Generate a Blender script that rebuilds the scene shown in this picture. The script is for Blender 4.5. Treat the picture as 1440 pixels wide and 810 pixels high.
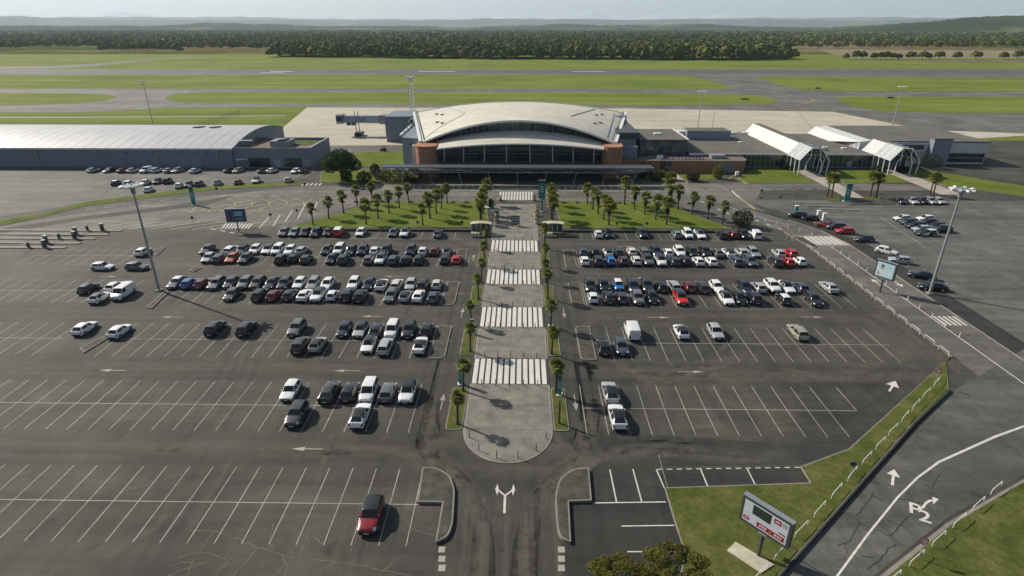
import bpy, bmesh, math, random
import numpy as np
from mathutils import Vector, Matrix
R = math.radians
random.seed(7); rng = np.random.default_rng(11)
sc = bpy.context.scene
for o in list(bpy.data.objects): bpy.data.objects.remove(o)
COL = sc.collection

# ------------------------------------------------------------------ camera
CAM_H, FPX, CX, CY = 43.0, 832.0, 720.0, 405.0          # drone height, focal length in pixels of the 1440 wide photograph
PITCH, YAW = R(23.80), R(0.945)
cam_d = bpy.data.cameras.new('camera'); cam = bpy.data.objects.new('camera', cam_d); COL.objects.link(cam)
cam_d.sensor_width = 36.0; cam_d.lens = 36.0 * FPX / 1440.0
cam_d.clip_start = 0.5; cam_d.clip_end = 120000.0
cam.location = (0, 0, CAM_H); cam.rotation_euler = (R(90) - PITCH, 0, YAW)
sc.camera = cam
sc.render.resolution_x, sc.render.resolution_y = 1024, 576

# ------------------------------------------------------------------ sky and sun
SUN_EL = R(34.7); TO_SUN = Vector((-23.5, 13.6, 0)).normalized() * math.cos(SUN_EL) + Vector((0, 0, math.sin(SUN_EL)))
world = bpy.data.worlds.new('World'); sc.world = world; world.use_nodes = True
wn = world.node_tree; wn.nodes.clear()
sky = wn.nodes.new('ShaderNodeTexSky'); sky.sky_type = 'NISHITA'; sky.sun_disc = False
sky.sun_elevation = SUN_EL; sky.sun_rotation = math.atan2(TO_SUN.x, TO_SUN.y)
sky.altitude = 200; sky.air_density = 1.0; sky.dust_density = 2.0; sky.ozone_density = 1.0
bg = wn.nodes.new('ShaderNodeBackground'); bg.inputs['Strength'].default_value = 0.08
wo = wn.nodes.new('ShaderNodeOutputWorld')
wn.links.new(sky.outputs[0], bg.inputs[0]); wn.links.new(bg.outputs[0], wo.inputs[0])
sun_d = bpy.data.lights.new('sun', 'SUN'); sun_d.energy = 5.0; sun_d.angle = R(0.53); sun_d.color = (1.0, 0.925, 0.79)
sun = bpy.data.objects.new('sun', sun_d); COL.objects.link(sun)
sun.rotation_euler = TO_SUN.to_track_quat('Z', 'Y').to_euler(); sun.location = (-150, 100, 120)
vs = sc.view_settings; vs.view_transform = 'Standard'; vs.look = 'None'; vs.exposure = 0.27; vs.gamma = 1.0; vs.use_curve_mapping = False
sc.render.engine = 'CYCLES'; sc.cycles.volume_bounces = 2; sc.cycles.max_bounces = 8

# survey helpers: where a point seen in the photograph stands on the ground (or at a height, or at a distance)
_sp, _cp, _ss, _cs = math.sin(PITCH), math.cos(PITCH), math.sin(YAW), math.cos(YAW)
_F = Vector((-_ss*_cp, _cs*_cp, -_sp)); _Rt = Vector((_cs, _ss, 0)); _U = _Rt.cross(_F)
def ray(px, py): return _F + _Rt*((px-CX)/FPX) - _U*((py-CY)/FPX)
def G(px, py, z=0.0):
    d = ray(px, py); t = (z-CAM_H)/d.z
    return Vector((d.x*t, d.y*t, z))
def GX(px, Y, z=0.0):                                    # world x of image column px at distance Y and height z
    lo, hi = -400.0, 400.0
    for _ in range(50):
        m = (lo+hi)/2; d = Vector((m, Y, z-CAM_H)); u = CX + FPX*d.dot(_Rt)/d.dot(_F)
        if u < px: lo = m
        else: hi = m
    return (lo+hi)/2
def g2(pts): return [(G(x, y).x, G(x, y).y) for x, y in pts]

# ------------------------------------------------------------------ materials
def nd(nt, t, **kw):
    n = nt.nodes.new(t)
    for k, v in kw.items(): setattr(n, k, v)
    return n
def new_mat(name):
    m = bpy.data.materials.new(name); m.use_nodes = True
    nt = m.node_tree; b = nt.nodes['Principled BSDF']
    return m, nt, b
def coord(nt, kind):
    if kind == 'world':
        return nd(nt, 'ShaderNodeNewGeometry').outputs['Position']
    return nd(nt, 'ShaderNodeTexCoord').outputs['Object']
def noise(nt, vec, scale, detail=4, rough=0.6, stretch=None):
    if stretch:
        mp = nd(nt, 'ShaderNodeMapping'); mp.inputs['Scale'].default_value = stretch; nt.links.new(vec, mp.inputs['Vector']); vec = mp.outputs[0]
    n = nd(nt, 'ShaderNodeTexNoise'); n.inputs['Scale'].default_value = scale; n.inputs['Detail'].default_value = detail; n.inputs['Roughness'].default_value = rough
    nt.links.new(vec, n.inputs['Vector']); return n.outputs['Fac']
def ramp(nt, fac, stops):
    r = nd(nt, 'ShaderNodeValToRGB'); e = r.color_ramp.elements
    while len(e) < len(stops): e.new(0.5)
    for i, (p, c) in enumerate(stops):
        e[i].position = p; e[i].color = (c[0], c[1], c[2], 1) if not isinstance(c, (int, float)) else (c, c, c, 1)
    nt.links.new(fac, r.inputs[0]); return r.outputs[0]
def mixc(nt, a, b, fac, mode='MIX'):
    m = nd(nt, 'ShaderNodeMix', data_type='RGBA', blend_type=mode)
    if isinstance(fac, (int, float)): m.inputs[0].default_value = fac
    else: nt.links.new(fac, m.inputs[0])
    for s, v in ((6, a), (7, b)):
        if isinstance(v, (tuple, list)): m.inputs[s].default_value = (v[0], v[1], v[2], 1)
        else: nt.links.new(v, m.inputs[s])
    return m.outputs[2]
def add_bump(nt, b, fac, strength, dist):
    bp = nd(nt, 'ShaderNodeBump'); bp.inputs['Strength'].default_value = strength; bp.inputs['Distance'].default_value = dist
    nt.links.new(fac, bp.inputs['Height']); nt.links.new(bp.outputs[0], b.inputs['Normal'])
M = {}
def plain(name, c, rough=0.6, metal=0.0, spec=0.5, var=0.25, scale=1.5, kind='obj', bump=0.0):
    m, nt, b = new_mat(name); v = coord(nt, kind)
    f = noise(nt, v, scale, 5, 0.65)
    col = ramp(nt, f, [(0.3, [x*(1-var) for x in c]), (0.7, [min(1, x*(1+var*0.6)) for x in c])])
    nt.links.new(col, b.inputs['Base Color'])
    b.inputs['Roughness'].default_value = rough; b.inputs['Metallic'].default_value = metal; b.inputs['Specular IOR Level'].default_value = spec
    if bump: add_bump(nt, b, noise(nt, v, scale*8, 3), bump, 0.02)
    M[name] = m; return m
def asphalt(name, c, patch=0.35, streak=(0.02, 0.35, 1), seed=0.0, light=None):
    m, nt, b = new_mat(name); v = coord(nt, 'world')
    if seed:
        mp = nd(nt, 'ShaderNodeMapping'); mp.inputs['Location'].default_value = (seed, seed*0.7, 0); nt.links.new(v, mp.inputs[0]); v = mp.outputs[0]
    big = ramp(nt, noise(nt, v, 0.06, 5, 0.62), [(0.32, [x*(1-patch) for x in c]), (0.68, [x*(1+patch) for x in c])])
    st = ramp(nt, noise(nt, v, 1.0, 4, 0.6, streak), [(0.33, 0.80), (0.70, 1.22)])
    col = mixc(nt, big, st, 1.0, 'MULTIPLY')
    tyre = ramp(nt, noise(nt, v, 0.55, 3, 0.5, (0.10, 0.9, 1)), [(0.36, 0.86), (0.55, 1.06)])
    col = mixc(nt, col, tyre, 1.0, 'MULTIPLY')
    tr = ramp(nt, noise(nt, v, 0.7, 2, 0.5, (1.1, 0.05, 1)), [(0.36, 0.84), (0.50, 1.03)])
    col = mixc(nt, col, tr, 0.8, 'MULTIPLY')
    mid = ramp(nt, noise(nt, v, 0.9, 6, 0.7), [(0.30, 0.80), (0.72, 1.20)])
    col = mixc(nt, col, mid, 0.8, 'MULTIPLY')
    spots = ramp(nt, noise(nt, v, 0.45, 2, 0.4), [(0.22, 0.62), (0.30, 1.0)])
    col = mixc(nt, col, spots, 0.9, 'MULTIPLY')
    dust = ramp(nt, noise(nt, v, 0.11, 6, 0.72), [(0.52, 0.0), (0.70, 0.55)])
    col = mixc(nt, col, [c[0]*2.1, c[1]*2.05, c[2]*1.95], dust)
    oil = ramp(nt, noise(nt, v, 1.3, 3, 0.55), [(0.24, 0.45), (0.33, 1.0)])
    col = mixc(nt, col, oil, 0.85, 'MULTIPLY')
    vp = nd(nt, 'ShaderNodeTexVoronoi', feature='F1', distance='CHEBYCHEV'); vp.inputs['Scale'].default_value = 0.055; nt.links.new(v, vp.inputs['Vector'])
    pb_ = nd(nt, 'ShaderNodeSeparateColor'); nt.links.new(vp.outputs['Color'], pb_.inputs[0])
    col = mixc(nt, col, ramp(nt, pb_.outputs[0], [(0.0, 0.86), (0.5, 1.0), (1.0, 1.12)]), 0.8, 'MULTIPLY')
    fine = noise(nt, v, 14, 3, 0.8)
    col = mixc(nt, col, ramp(nt, fine, [(0.25, 0.72), (0.75, 1.28)]), 0.9, 'MULTIPLY')
    # old sealed joints and hairline cracks
    vo = nd(nt, 'ShaderNodeTexVoronoi', feature='DISTANCE_TO_EDGE'); vo.inputs['Scale'].default_value = 0.085
    wv = nd(nt, 'ShaderNodeVectorMath', operation='ADD')
    nz = nd(nt, 'ShaderNodeTexNoise'); nz.inputs['Scale'].default_value = 0.5; nz.inputs['Detail'].default_value = 4
    sc_ = nd(nt, 'ShaderNodeVectorMath', operation='SCALE'); sc_.inputs['Scale'].default_value = 3.0
    nt.links.new(v, nz.inputs['Vector']); nt.links.new(nz.outputs['Color'], sc_.inputs[0]); nt.links.new(v, wv.inputs[0]); nt.links.new(sc_.outputs[0], wv.inputs[1]); nt.links.new(wv.outputs[0], vo.inputs['Vector'])
    crack = ramp(nt, vo.outputs['Distance'], [(0.0, 1.0), (0.006, 0.0)])
    gate = ramp(nt, noise(nt, v, 0.03, 2), [(0.50, 0.0), (0.58, 0.8)])
    cf = mixc(nt, (0, 0, 0), crack, gate)
    col = mixc(nt, col, light or [x*0.55 for x in c], cf)
    nt.links.new(col, b.inputs['Base Color'])
    b.inputs['Roughness'].default_value = 0.82; b.inputs['Specular IOR Level'].default_value = 0.35
    add_bump(nt, b, fine, 0.25, 0.02)
    M[name] = m; return m
def grass(name, c1, c2, c3, scale=0.08, mow=0.0):
    m, nt, b = new_mat(name); v = coord(nt, 'world')
    col = ramp(nt, noise(nt, v, scale, 6, 0.65), [(0.28, c1), (0.5, c2), (0.74, c3)])
    col = mixc(nt, col, ramp(nt, noise(nt, v, 1.7, 5, 0.75), [(0.28, 0.62), (0.72, 1.35)]), 0.85, 'MULTIPLY')
    col = mixc(nt, col, ramp(nt, noise(nt, v, 9, 3, 0.8), [(0.28, 0.62), (0.72, 1.4)]), 0.8, 'MULTIPLY')
    if mow: col = mixc(nt, col, ramp(nt, noise(nt, v, 1.0, 4, 0.6, (0.004, 0.06, 1)), [(0.3, 0.72), (0.7, 1.22)]), mow, 'MULTIPLY')
    nt.links.new(col, b.inputs['Base Color']); b.inputs['Roughness'].default_value = 0.95; b.inputs['Specular IOR Level'].default_value = 0.1
    add_bump(nt, b, noise(nt, v, 6, 5, 0.8), 0.7, 0.12)
    M[name] = m; return m
def leafm(name, c1, c2, scale=0.8, trans=0.25):
    m, nt, b = new_mat(name); v = coord(nt, 'world')
    geo = nd(nt, 'ShaderNodeNewGeometry')
    col = mixc(nt, c1, c2, geo.outputs['Random Per Island'])
    col = mixc(nt, col, ramp(nt, noise(nt, v, scale, 3), [(0.3, 0.7), (0.7, 1.25)]), 0.9, 'MULTIPLY')
    nt.links.new(col, b.inputs['Base Color']); b.inputs['Roughness'].default_value = 0.6; b.inputs['Specular IOR Level'].default_value = 0.25
    tb = nd(nt, 'ShaderNodeBsdfTranslucent'); nt.links.new(mixc(nt, col, (1.0, 1.1, 0.55), 1.0, 'MULTIPLY'), tb.inputs[0])
    mx = nd(nt, 'ShaderNodeMixShader'); mx.inputs[0].default_value = trans
    out = nt.nodes['Material Output']
    nt.links.new(b.outputs[0], mx.inputs[1]); nt.links.new(tb.outputs[0], mx.inputs[2]); nt.links.new(mx.outputs[0], out.inputs['Surface'])
    M[name] = m; return m

asphalt('lot_asphalt', (0.053, 0.050, 0.041), light=(0.11, 0.105, 0.09))
asphalt('dark_asphalt', (0.032, 0.032, 0.030), patch=0.2, seed=31)
asphalt('road_asphalt', (0.115, 0.110, 0.097), patch=0.22, seed=57)
asphalt('access_asphalt', (0.082, 0.080, 0.072), patch=0.2, seed=91)
asphalt('taxiway_asphalt', (0.118, 0.113, 0.104), patch=0.25, streak=(0.003, 0.05, 1), seed=13)
asphalt('runway_asphalt', (0.092, 0.089, 0.085), patch=0.2, streak=(0.003, 0.05, 1), seed=77)
asphalt('yard_asphalt', (0.10, 0.098, 0.09), patch=0.2, seed=5)
grass('lawn_grass', (0.072, 0.100, 0.015), (0.106, 0.138, 0.021), (0.150, 0.170, 0.036), 0.12)
grass('verge_grass', (0.054, 0.068, 0.015), (0.088, 0.102, 0.025), (0.148, 0.140, 0.052), 0.35)
grass('field_grass', (0.102, 0.138, 0.020), (0.140, 0.178, 0.028), (0.188, 0.205, 0.046), 0.015, mow=0.8)
def concrete(name, c, scale=0.35, joints=None, var=0.25):
    m, nt, b = new_mat(name); v = coord(nt, 'world')
    col = ramp(nt, noise(nt, v, scale, 7, 0.7), [(0.28, [x*(1-var) for x in c]), (0.72, [x*(1+var) for x in c])])
    fine = noise(nt, v, 8, 4, 0.8)
    col = mixc(nt, col, ramp(nt, fine, [(0.25, 0.78), (0.75, 1.2)]), 0.7, 'MULTIPLY')
    st = ramp(nt, noise(nt, v, 1.0, 5, 0.65, (0.10, 0.6, 1)), [(0.3, 0.80), (0.65, 1.1)])
    col = mixc(nt, col, st, 0.8, 'MULTIPLY')
    nt.links.new(col, b.inputs['Base Color']); b.inputs['Roughness'].default_value = 0.85; b.inputs['Specular IOR Level'].default_value = 0.3
    add_bump(nt, b, fine, 0.2, 0.02); M[name] = m; return m
concrete('paving', (0.185, 0.172, 0.145), scale=0.5, var=0.4); concrete('kerb_concrete', (0.22, 0.21, 0.18)); concrete('path_concrete', (0.36, 0.315, 0.27))
concrete('pale_concrete', (0.46, 0.42, 0.33))
m_ = concrete('apron_concrete', (0.43, 0.39, 0.31), scale=0.02, var=0.18)
concrete('island_top', (0.062, 0.060, 0.046), scale=0.9, var=0.55)
def paint_mark(name, c, wear=0.5):
    m, nt, b = new_mat(name); v = coord(nt, 'world')
    f = ramp(nt, noise(nt, v, 2.2, 6, 0.8), [(0.38, 0.0), (0.60, 1.0)])
    w = mixc(nt, (1-wear,)*3, (1, 1, 1), f)
    f2 = ramp(nt, noise(nt, v, 0.12, 3, 0.6), [(0.3, 0.45), (0.6, 1.0)])
    w = mixc(nt, w, f2, 0.8 if wear > 0.4 else 0.3, 'MULTIPLY')
    col = mixc(nt, (0.085, 0.083, 0.075), c, w)
    nt.links.new(col, b.inputs['Base Color']); b.inputs['Roughness'].default_value = 0.7; M[name] = m; return m
paint_mark('bay_paint', (0.42, 0.41, 0.36), 0.55); paint_mark('white_paint', (0.66, 0.65, 0.60), 0.35); paint_mark('crossing_paint', (0.64, 0.63, 0.58), 0.22); paint_mark('yellow_paint', (0.58, 0.47, 0.12), 0.5)
plain('faded_paint', (0.33, 0.32, 0.28), 0.8, var=0.3, scale=1.0, kind='world')
plain('crack_seal', (0.135, 0.128, 0.108), 0.8, var=0.4, scale=0.8, kind='world'); plain('crack_dark', (0.03, 0.03, 0.028), 0.9, kind='world')
plain('roof_membrane', (0.54, 0.51, 0.43), 0.8, var=0.16, scale=0.22, kind='world')
plain('white_metal', (0.70, 0.70, 0.68), 0.45, var=0.08); plain('white_cladding', (0.56, 0.56, 0.55), 0.5, var=0.14, scale=0.6)
plain('grey_roof', (0.115, 0.110, 0.092), 0.9, var=0.28, scale=0.18, kind='world', bump=0.2)
plain('blue_cladding', (0.20, 0.235, 0.29), 0.5, var=0.08, scale=0.3); plain('blue_grey_wall', (0.165, 0.195, 0.24), 0.6, var=0.12, scale=0.3)
plain('hangar_roof', (0.37, 0.38, 0.40), 0.5, var=0.14, scale=0.15, kind='world')
plain('steel', (0.26, 0.28, 0.31), 0.45, metal=0.3, var=0.12); plain('dark_steel', (0.055, 0.058, 0.065), 0.5, var=0.15); plain('galvanised', (0.36, 0.37, 0.38), 0.45, metal=0.4, var=0.15)
plain('black_plastic', (0.016, 0.016, 0.017), 0.55, var=0.1); plain('tyre_rubber', (0.014, 0.014, 0.014), 0.85, var=0.2); plain('rim_alloy', (0.42, 0.43, 0.44), 0.35, metal=0.6, var=0.05)
plain('lamp_glass', (0.62, 0.64, 0.66), 0.15, var=0.02); plain('tail_glass', (0.25, 0.012, 0.010), 0.2, var=0.02); plain('plate', (0.66, 0.66, 0.62), 0.4, var=0.02)
plain('teal_paint', (0.02, 0.22, 0.21), 0.4, var=0.06); plain('navy_paint', (0.025, 0.022, 0.20), 0.4, var=0.04); plain('red_paint', (0.45, 0.02, 0.03), 0.4, var=0.05)
plain('trunk_bark', (0.085, 0.065, 0.045), 0.95, var=0.4, scale=4, bump=0.5); plain('palm_skirt', (0.060, 0.052, 0.026), 0.95, var=0.4, scale=3)
plain('terrace_gravel', (0.16, 0.12, 0.085), 0.95, var=0.35, scale=0.8)
leafm('palm_leaf', (0.110, 0.130, 0.022), (0.225, 0.230, 0.060), 1.0, 0.35); leafm('pine_leaf', (0.034, 0.055, 0.014), (0.075, 0.100, 0.026), 0.6, 0.18); leafm('hedge_leaf', (0.018, 0.030, 0.010), (0.042, 0.056, 0.016), 0.9, 0.12)
leafm('near_leaf', (0.085, 0.095, 0.016), (0.185, 0.178, 0.038), 0.9, 0.35)
def glassm(name, c, rough=0.06, spec=0.6, var=0.0):
    m, nt, b = new_mat(name)
    if var:
        oi = nd(nt, 'ShaderNodeObjectInfo')
        nt.links.new(mixc(nt, c, [min(1, x*(1+var)) for x in c], oi.outputs['Random']), b.inputs['Base Color'])
    else: b.inputs['Base Color'].default_value = (*c, 1)
    b.inputs['Roughness'].default_value = rough; b.inputs['Specular IOR Level'].default_value = spec; M[name] = m; return m
glassm('dark_glass', (0.012, 0.018, 0.022), 0.07, 0.7, 2.0); glassm('green_glass', (0.045, 0.060, 0.058), 0.10, 0.7, 1.6); glassm('car_glass', (0.010, 0.012, 0.014), 0.05, 0.6); glassm('pale_glass', (0.24, 0.27, 0.31), 0.25, 0.5, 0.3)
# car paint takes each car's own colour
m, nt, b = new_mat('car_paint'); oi = nd(nt, 'ShaderNodeObjectInfo')
f = noise(nt, coord(nt, 'obj'), 2.5, 3)
nt.links.new(mixc(nt, oi.outputs['Color'], ramp(nt, f, [(0.3, 0.88), (0.7, 1.05)]), 1.0, 'MULTIPLY'), b.inputs['Base Color'])
b.inputs['Roughness'].default_value = 0.32; b.inputs['Coat Weight'].default_value = 0.6; b.inputs['Coat Roughness'].default_value = 0.08; M['car_paint'] = m
# brick laid in courses
m, nt, b = new_mat('brick_wall'); v = coord(nt, 'obj')
bn = nd(nt, 'ShaderNodeTexNoise'); bn.inputs['Scale'].default_value = 0.8; bn.inputs['Detail'].default_value = 6; nt.links.new(v, bn.inputs['Vector'])
col = ramp(nt, bn.outputs['Fac'], [(0.3, (0.28, 0.128, 0.070)), (0.7, (0.40, 0.200, 0.115))])
col = mixc(nt, col, ramp(nt, noise(nt, v, 1.0, 2, 0.5, (0.3, 0.3, 9)), [(0.4, 0.72), (0.6, 1.1)]), 0.7, 'MULTIPLY')
nt.links.new(col, b.inputs['Base Color']); b.inputs['Roughness'].default_value = 0.9; M['brick_wall'] = m
# woodland and fields of the far country
def country(name, stops, scale):
    m, nt, b = new_mat(name); v = coord(nt, 'world')
    col = ramp(nt, noise(nt, v, scale, 5, 0.55), stops)
    col = mixc(nt, col, ramp(nt, noise(nt, v, scale*14, 4, 0.7), [(0.3, 0.6), (0.7, 1.4)]), 0.9, 'MULTIPLY')
    nt.links.new(col, b.inputs['Base Color']); b.inputs['Roughness'].default_value = 1.0; b.inputs['Specular IOR Level'].default_value = 0.0; M[name] = m
country('hill_cover', [(0.42, (0.022, 0.034, 0.014)), (0.56, (0.035, 0.050, 0.018)), (0.60, (0.095, 0.105, 0.042)), (0.70, (0.13, 0.12, 0.06))], 0.0016)
country('far_country', [(0.3, (0.10, 0.11, 0.04)), (0.48, (0.085, 0.105, 0.03)), (0.52, (0.17, 0.135, 0.08)), (0.7, (0.14, 0.12, 0.06))], 0.0016)
m, nt, b = new_mat('forest_leaf'); at_ = nd(nt, 'ShaderNodeAttribute'); at_.attribute_name = 'tint'
geo = nd(nt, 'ShaderNodeNewGeometry')
col = mixc(nt, at_.outputs['Color'], ramp(nt, geo.outputs['Random Per Island'], [(0.0, 0.74), (1.0, 1.25)]), 1.0, 'MULTIPLY')
nt.links.new(col, b.inputs['Base Color']); b.inputs['Roughness'].default_value = 0.8; b.inputs['Specular IOR Level'].default_value = 0.1; M['forest_leaf'] = m

# ------------------------------------------------------------------ mesh helpers
from mathutils.geometry import tessellate_polygon
def tess(poly):
    if len(poly) <= 4: return [tuple(range(len(poly)))]
    out = []
    for t in tessellate_polygon([[Vector((x,y,0)) for x,y in poly]]):
        a,b,c = (poly[i] for i in t)
        out.append(tuple(t) if (b[0]-a[0])*(c[1]-a[1])-(b[1]-a[1])*(c[0]-a[0]) > 0 else tuple(t[::-1]))
    return out
class MB:
    def __init__(s): s.v = []; s.f = []
    def add(s, vs, fs):
        n = len(s.v); s.v += [tuple(p) for p in vs]; s.f += [tuple(i+n for i in f) for f in fs]; return s
    def box(s, x0, x1, y0, y1, z0, z1):
        return s.add([(x0,y0,z0),(x1,y0,z0),(x1,y1,z0),(x0,y1,z0),(x0,y0,z1),(x1,y0,z1),(x1,y1,z1),(x0,y1,z1)],
                     [(3,2,1,0),(4,5,6,7),(0,1,5,4),(1,2,6,5),(2,3,7,6),(3,0,4,7)])
    def prism(s, poly, z0, z1):
        a = sum(poly[i][0]*poly[(i+1) % len(poly)][1]-poly[(i+1) % len(poly)][0]*poly[i][1] for i in range(len(poly)))
        if a < 0: poly = poly[::-1]
        n = len(poly)
        return s.add([(x,y,z0) for x,y in poly]+[(x,y,z1) for x,y in poly], [f[::-1] for f in tess(poly)]+[tuple(i+n for i in f) for f in tess(poly)]+[(i,(i+1)%n,n+(i+1)%n,n+i) for i in range(n)])
    def sheet(s, poly, z):
        a = sum(poly[i][0]*poly[(i+1) % len(poly)][1]-poly[(i+1) % len(poly)][0]*poly[i][1] for i in range(len(poly)))
        if a < 0: poly = poly[::-1]
        return s.add([(x,y,z) for x,y in poly], tess(poly))
    def tube(s, p0, p1, r0, r1=None, n=8, caps=True):
        r1 = r0 if r1 is None else r1; p0, p1 = Vector(p0), Vector(p1); d = (p1-p0).normalized()
        a = d.orthogonal().normalized(); b = d.cross(a)
        vs = [p0+(a*math.cos(t)+b*math.sin(t))*r0 for t in [2*math.pi*i/n for i in range(n)]]+[p1+(a*math.cos(t)+b*math.sin(t))*r1 for t in [2*math.pi*i/n for i in range(n)]]
        fs = [(i,(i+1)%n,n+(i+1)%n,n+i) for i in range(n)]
        if caps: fs += [tuple(range(n-1,-1,-1)), tuple(range(n,2*n))]
        return s.add(vs, fs)
    def path(s, pts, r, n=6):
        for a, b in zip(pts[:-1], pts[1:]): s.tube(a, b, r, r, n)
        return s
    def bar(s, p0, p1, w, h):                             # rectangular bar between two points
        p0, p1 = Vector(p0), Vector(p1); d = (p1-p0).normalized()
        a = d.cross(Vector((0,0,1)));  a = a.normalized() if a.length > 1e-4 else Vector((1,0,0)); b = a.cross(d).normalized()
        vs = [p+a*sx*w/2+b*sz*h/2 for p in (p0,p1) for sx,sz in ((-1,-1),(1,-1),(1,1),(-1,1))]
        return s.add(vs, [(0,1,2,3),(7,6,5,4),(0,4,5,1),(1,5,6,2),(2,6,7,3),(3,7,4,0)])
    def ribbon(s, pts, w, z):                             # flat line on the ground along points
        P = [Vector((p[0],p[1],0)) for p in pts]; L = []; Rr = []
        for i, p in enumerate(P):
            d = (P[min(i+1,len(P)-1)]-P[max(i-1,0)]).normalized(); nrm = Vector((-d.y,d.x,0))
            ww = w[i] if isinstance(w,(list,tuple)) else w
            L.append(p+nrm*ww/2+Vector((0,0,z))); Rr.append(p-nrm*ww/2+Vector((0,0,z)))
        n = len(P); return s.add(L+Rr, [(n+i,n+i+1,i+1,i) for i in range(n-1)])
    def lathe(s, prof, c=(0,0,0), n=12):
        vs = [(c[0]+r*math.cos(2*math.pi*i/n), c[1]+r*math.sin(2*math.pi*i/n), c[2]+z) for r,z in prof for i in range(n)]
        fs = [(k*n+i,k*n+(i+1)%n,(k+1)*n+(i+1)%n,(k+1)*n+i) for k in range(len(prof)-1) for i in range(n)]
        fs += [tuple(range(n-1,-1,-1)), tuple(range((len(prof)-1)*n, len(prof)*n))]
        return s.add(vs, fs)
    def mesh(s, name, mat, smooth=0.0):
        me = bpy.data.meshes.new(name); me.from_pydata(s.v, [], s.f); me.update()
        if mat: me.materials.append(M[mat])
        if smooth: me.shade_smooth(); me.set_sharp_from_angle(angle=R(smooth))
        return me
    def build(s, name, mat, parent=None, smooth=0.0, world=False):
        if world and parent is not None:
            l = parent.location; s.v = [(x-l.x,y-l.y,z-l.z) for x,y,z in s.v]
        o = bpy.data.objects.new(name, s.mesh(name, mat, smooth)); COL.objects.link(o)
        if parent is not None: o.parent = parent
        return o
def tag(o, label=None, cat=None, group=None, kind=None):
    if label: o['label'] = label
    if cat: o['category'] = cat
    if group: o['group'] = group
    if kind: o['kind'] = kind
    return o
def thing(name, label, cat, loc=(0,0,0), rz=0.0, group=None):
    o = bpy.data.objects.new(name, None); COL.objects.link(o); o.empty_display_size = 0.3
    o.location = loc; o.rotation_euler = (0,0,rz); tag(o, label, cat, group); return o
KIDS = {}
def copy_tree(o, parent=None):
    c = o.copy(); COL.objects.link(c)
    if parent is not None: c.parent = parent
    if o.name not in KIDS: KIDS[o.name] = list(o.children)
    for ch in KIDS[o.name]: copy_tree(ch, c)
    return c
def struct(name, mb, mat, **k):
    return tag(mb.build(name, mat, **k), kind='structure')

# ------------------------------------------------------------------ ground, roads, airfield
struct('ground', MB().sheet([(-45000,-2500),(45000,-2500),(45000,46000),(-45000,46000)], -0.06), 'far_country')
struct('airfield_grass', MB().sheet([(-1700,-60),(1700,-60),(2200,1090),(-2200,1090)], -0.02), 'field_grass')
car_park = struct('car_park', MB().sheet([(-330,-40),(330,-40),(330,252),(-330,252)], 0.0), 'lot_asphalt')
# hangar yard and drop off road
struct('hangar_yard', MB().sheet(g2([(-160,236),(455,236),(430,252),(300,263),(120,285),(-160,330)])+[], 0.004), 'yard_asphalt')
struct('road', MB().sheet(g2([(-60,334),(0,318),(120,299),(220,285),(300,275),(420,263),(560,258),(960,258),(1060,256),(1500,262),(1500,268),(1200,268),(1130,266),(1070,268),(1060,288),(1106,316),(1020,316),(975,296),(935,283),(520,283),(470,300),(400,320),(330,318),(300,311),(240,318),(120,327),(-60,352)]), 0.008), 'road_asphalt')
struct('pavement', MB().sheet(g2([(-60,330),(120,304),(250,288),(330,275),(290,289),(230,296),(120,309),(-60,338)]), 0.014), 'dark_asphalt')
struct('pavement', MB().sheet([(-45,166.0),(48,166.0),(52,186),(-45,186)], 0.014), 'paving')
struct('side_lot', MB().sheet([(75.0,60),(330,60),(330,158),(60,158),(64,150),(70,138),(75.0,122)], 0.005), 'yard_asphalt')
# access road with kerb, running beside the car park on the billboard side
RX0, RX1 = 61.7, 70.8
struct('road', MB().sheet([(RX0,66),(RX1,58),(RX1,122),(69,131),(64.5,139.5),(56,152),(46,152),(55,140),(60.5,130),(RX0,122)], 0.012), 'road_asphalt')
struct('pavement', MB().sheet([(RX1+0.15,62),(75.0,62),(75.0,112),(73.2,125),(68,138),(60,149),(57,151),(65,139.8),(69.3,131),(RX1+0.15,122)], 0.010), 'dark_asphalt')
struct('kerb', MB().prism([(RX0-0.55,74),(RX0-0.2,74),(RX0-0.2,122),(60.3,130),(59.9,130),(RX0-0.55,121.5)], 0, 0.13), 'kerb_concrete')
struct('kerb', MB().prism([(RX1,62),(RX1+0.15,62),(RX1+0.15,122),(69.3,131),(65,139.8),(64.8,139.6),(69.1,131),(RX1,122)], 0, 0.12), 'kerb_concrete')
struct('verge', MB().prism([(60.0,73),(RX0-0.55,74),(RX0-0.55,121.5),(59.9,130),(59.2,128),(60.0,121)], 0, 0.09), 'island_top')
# lower road on the big billboard side with its worn paint
struct('road', MB().sheet(g2([(1560,420),(1330,556),(1098,812),(1040,880),(1170,880),(1232,808),(1330,730),(1560,600)]), 0.018), 'access_asphalt')

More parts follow.
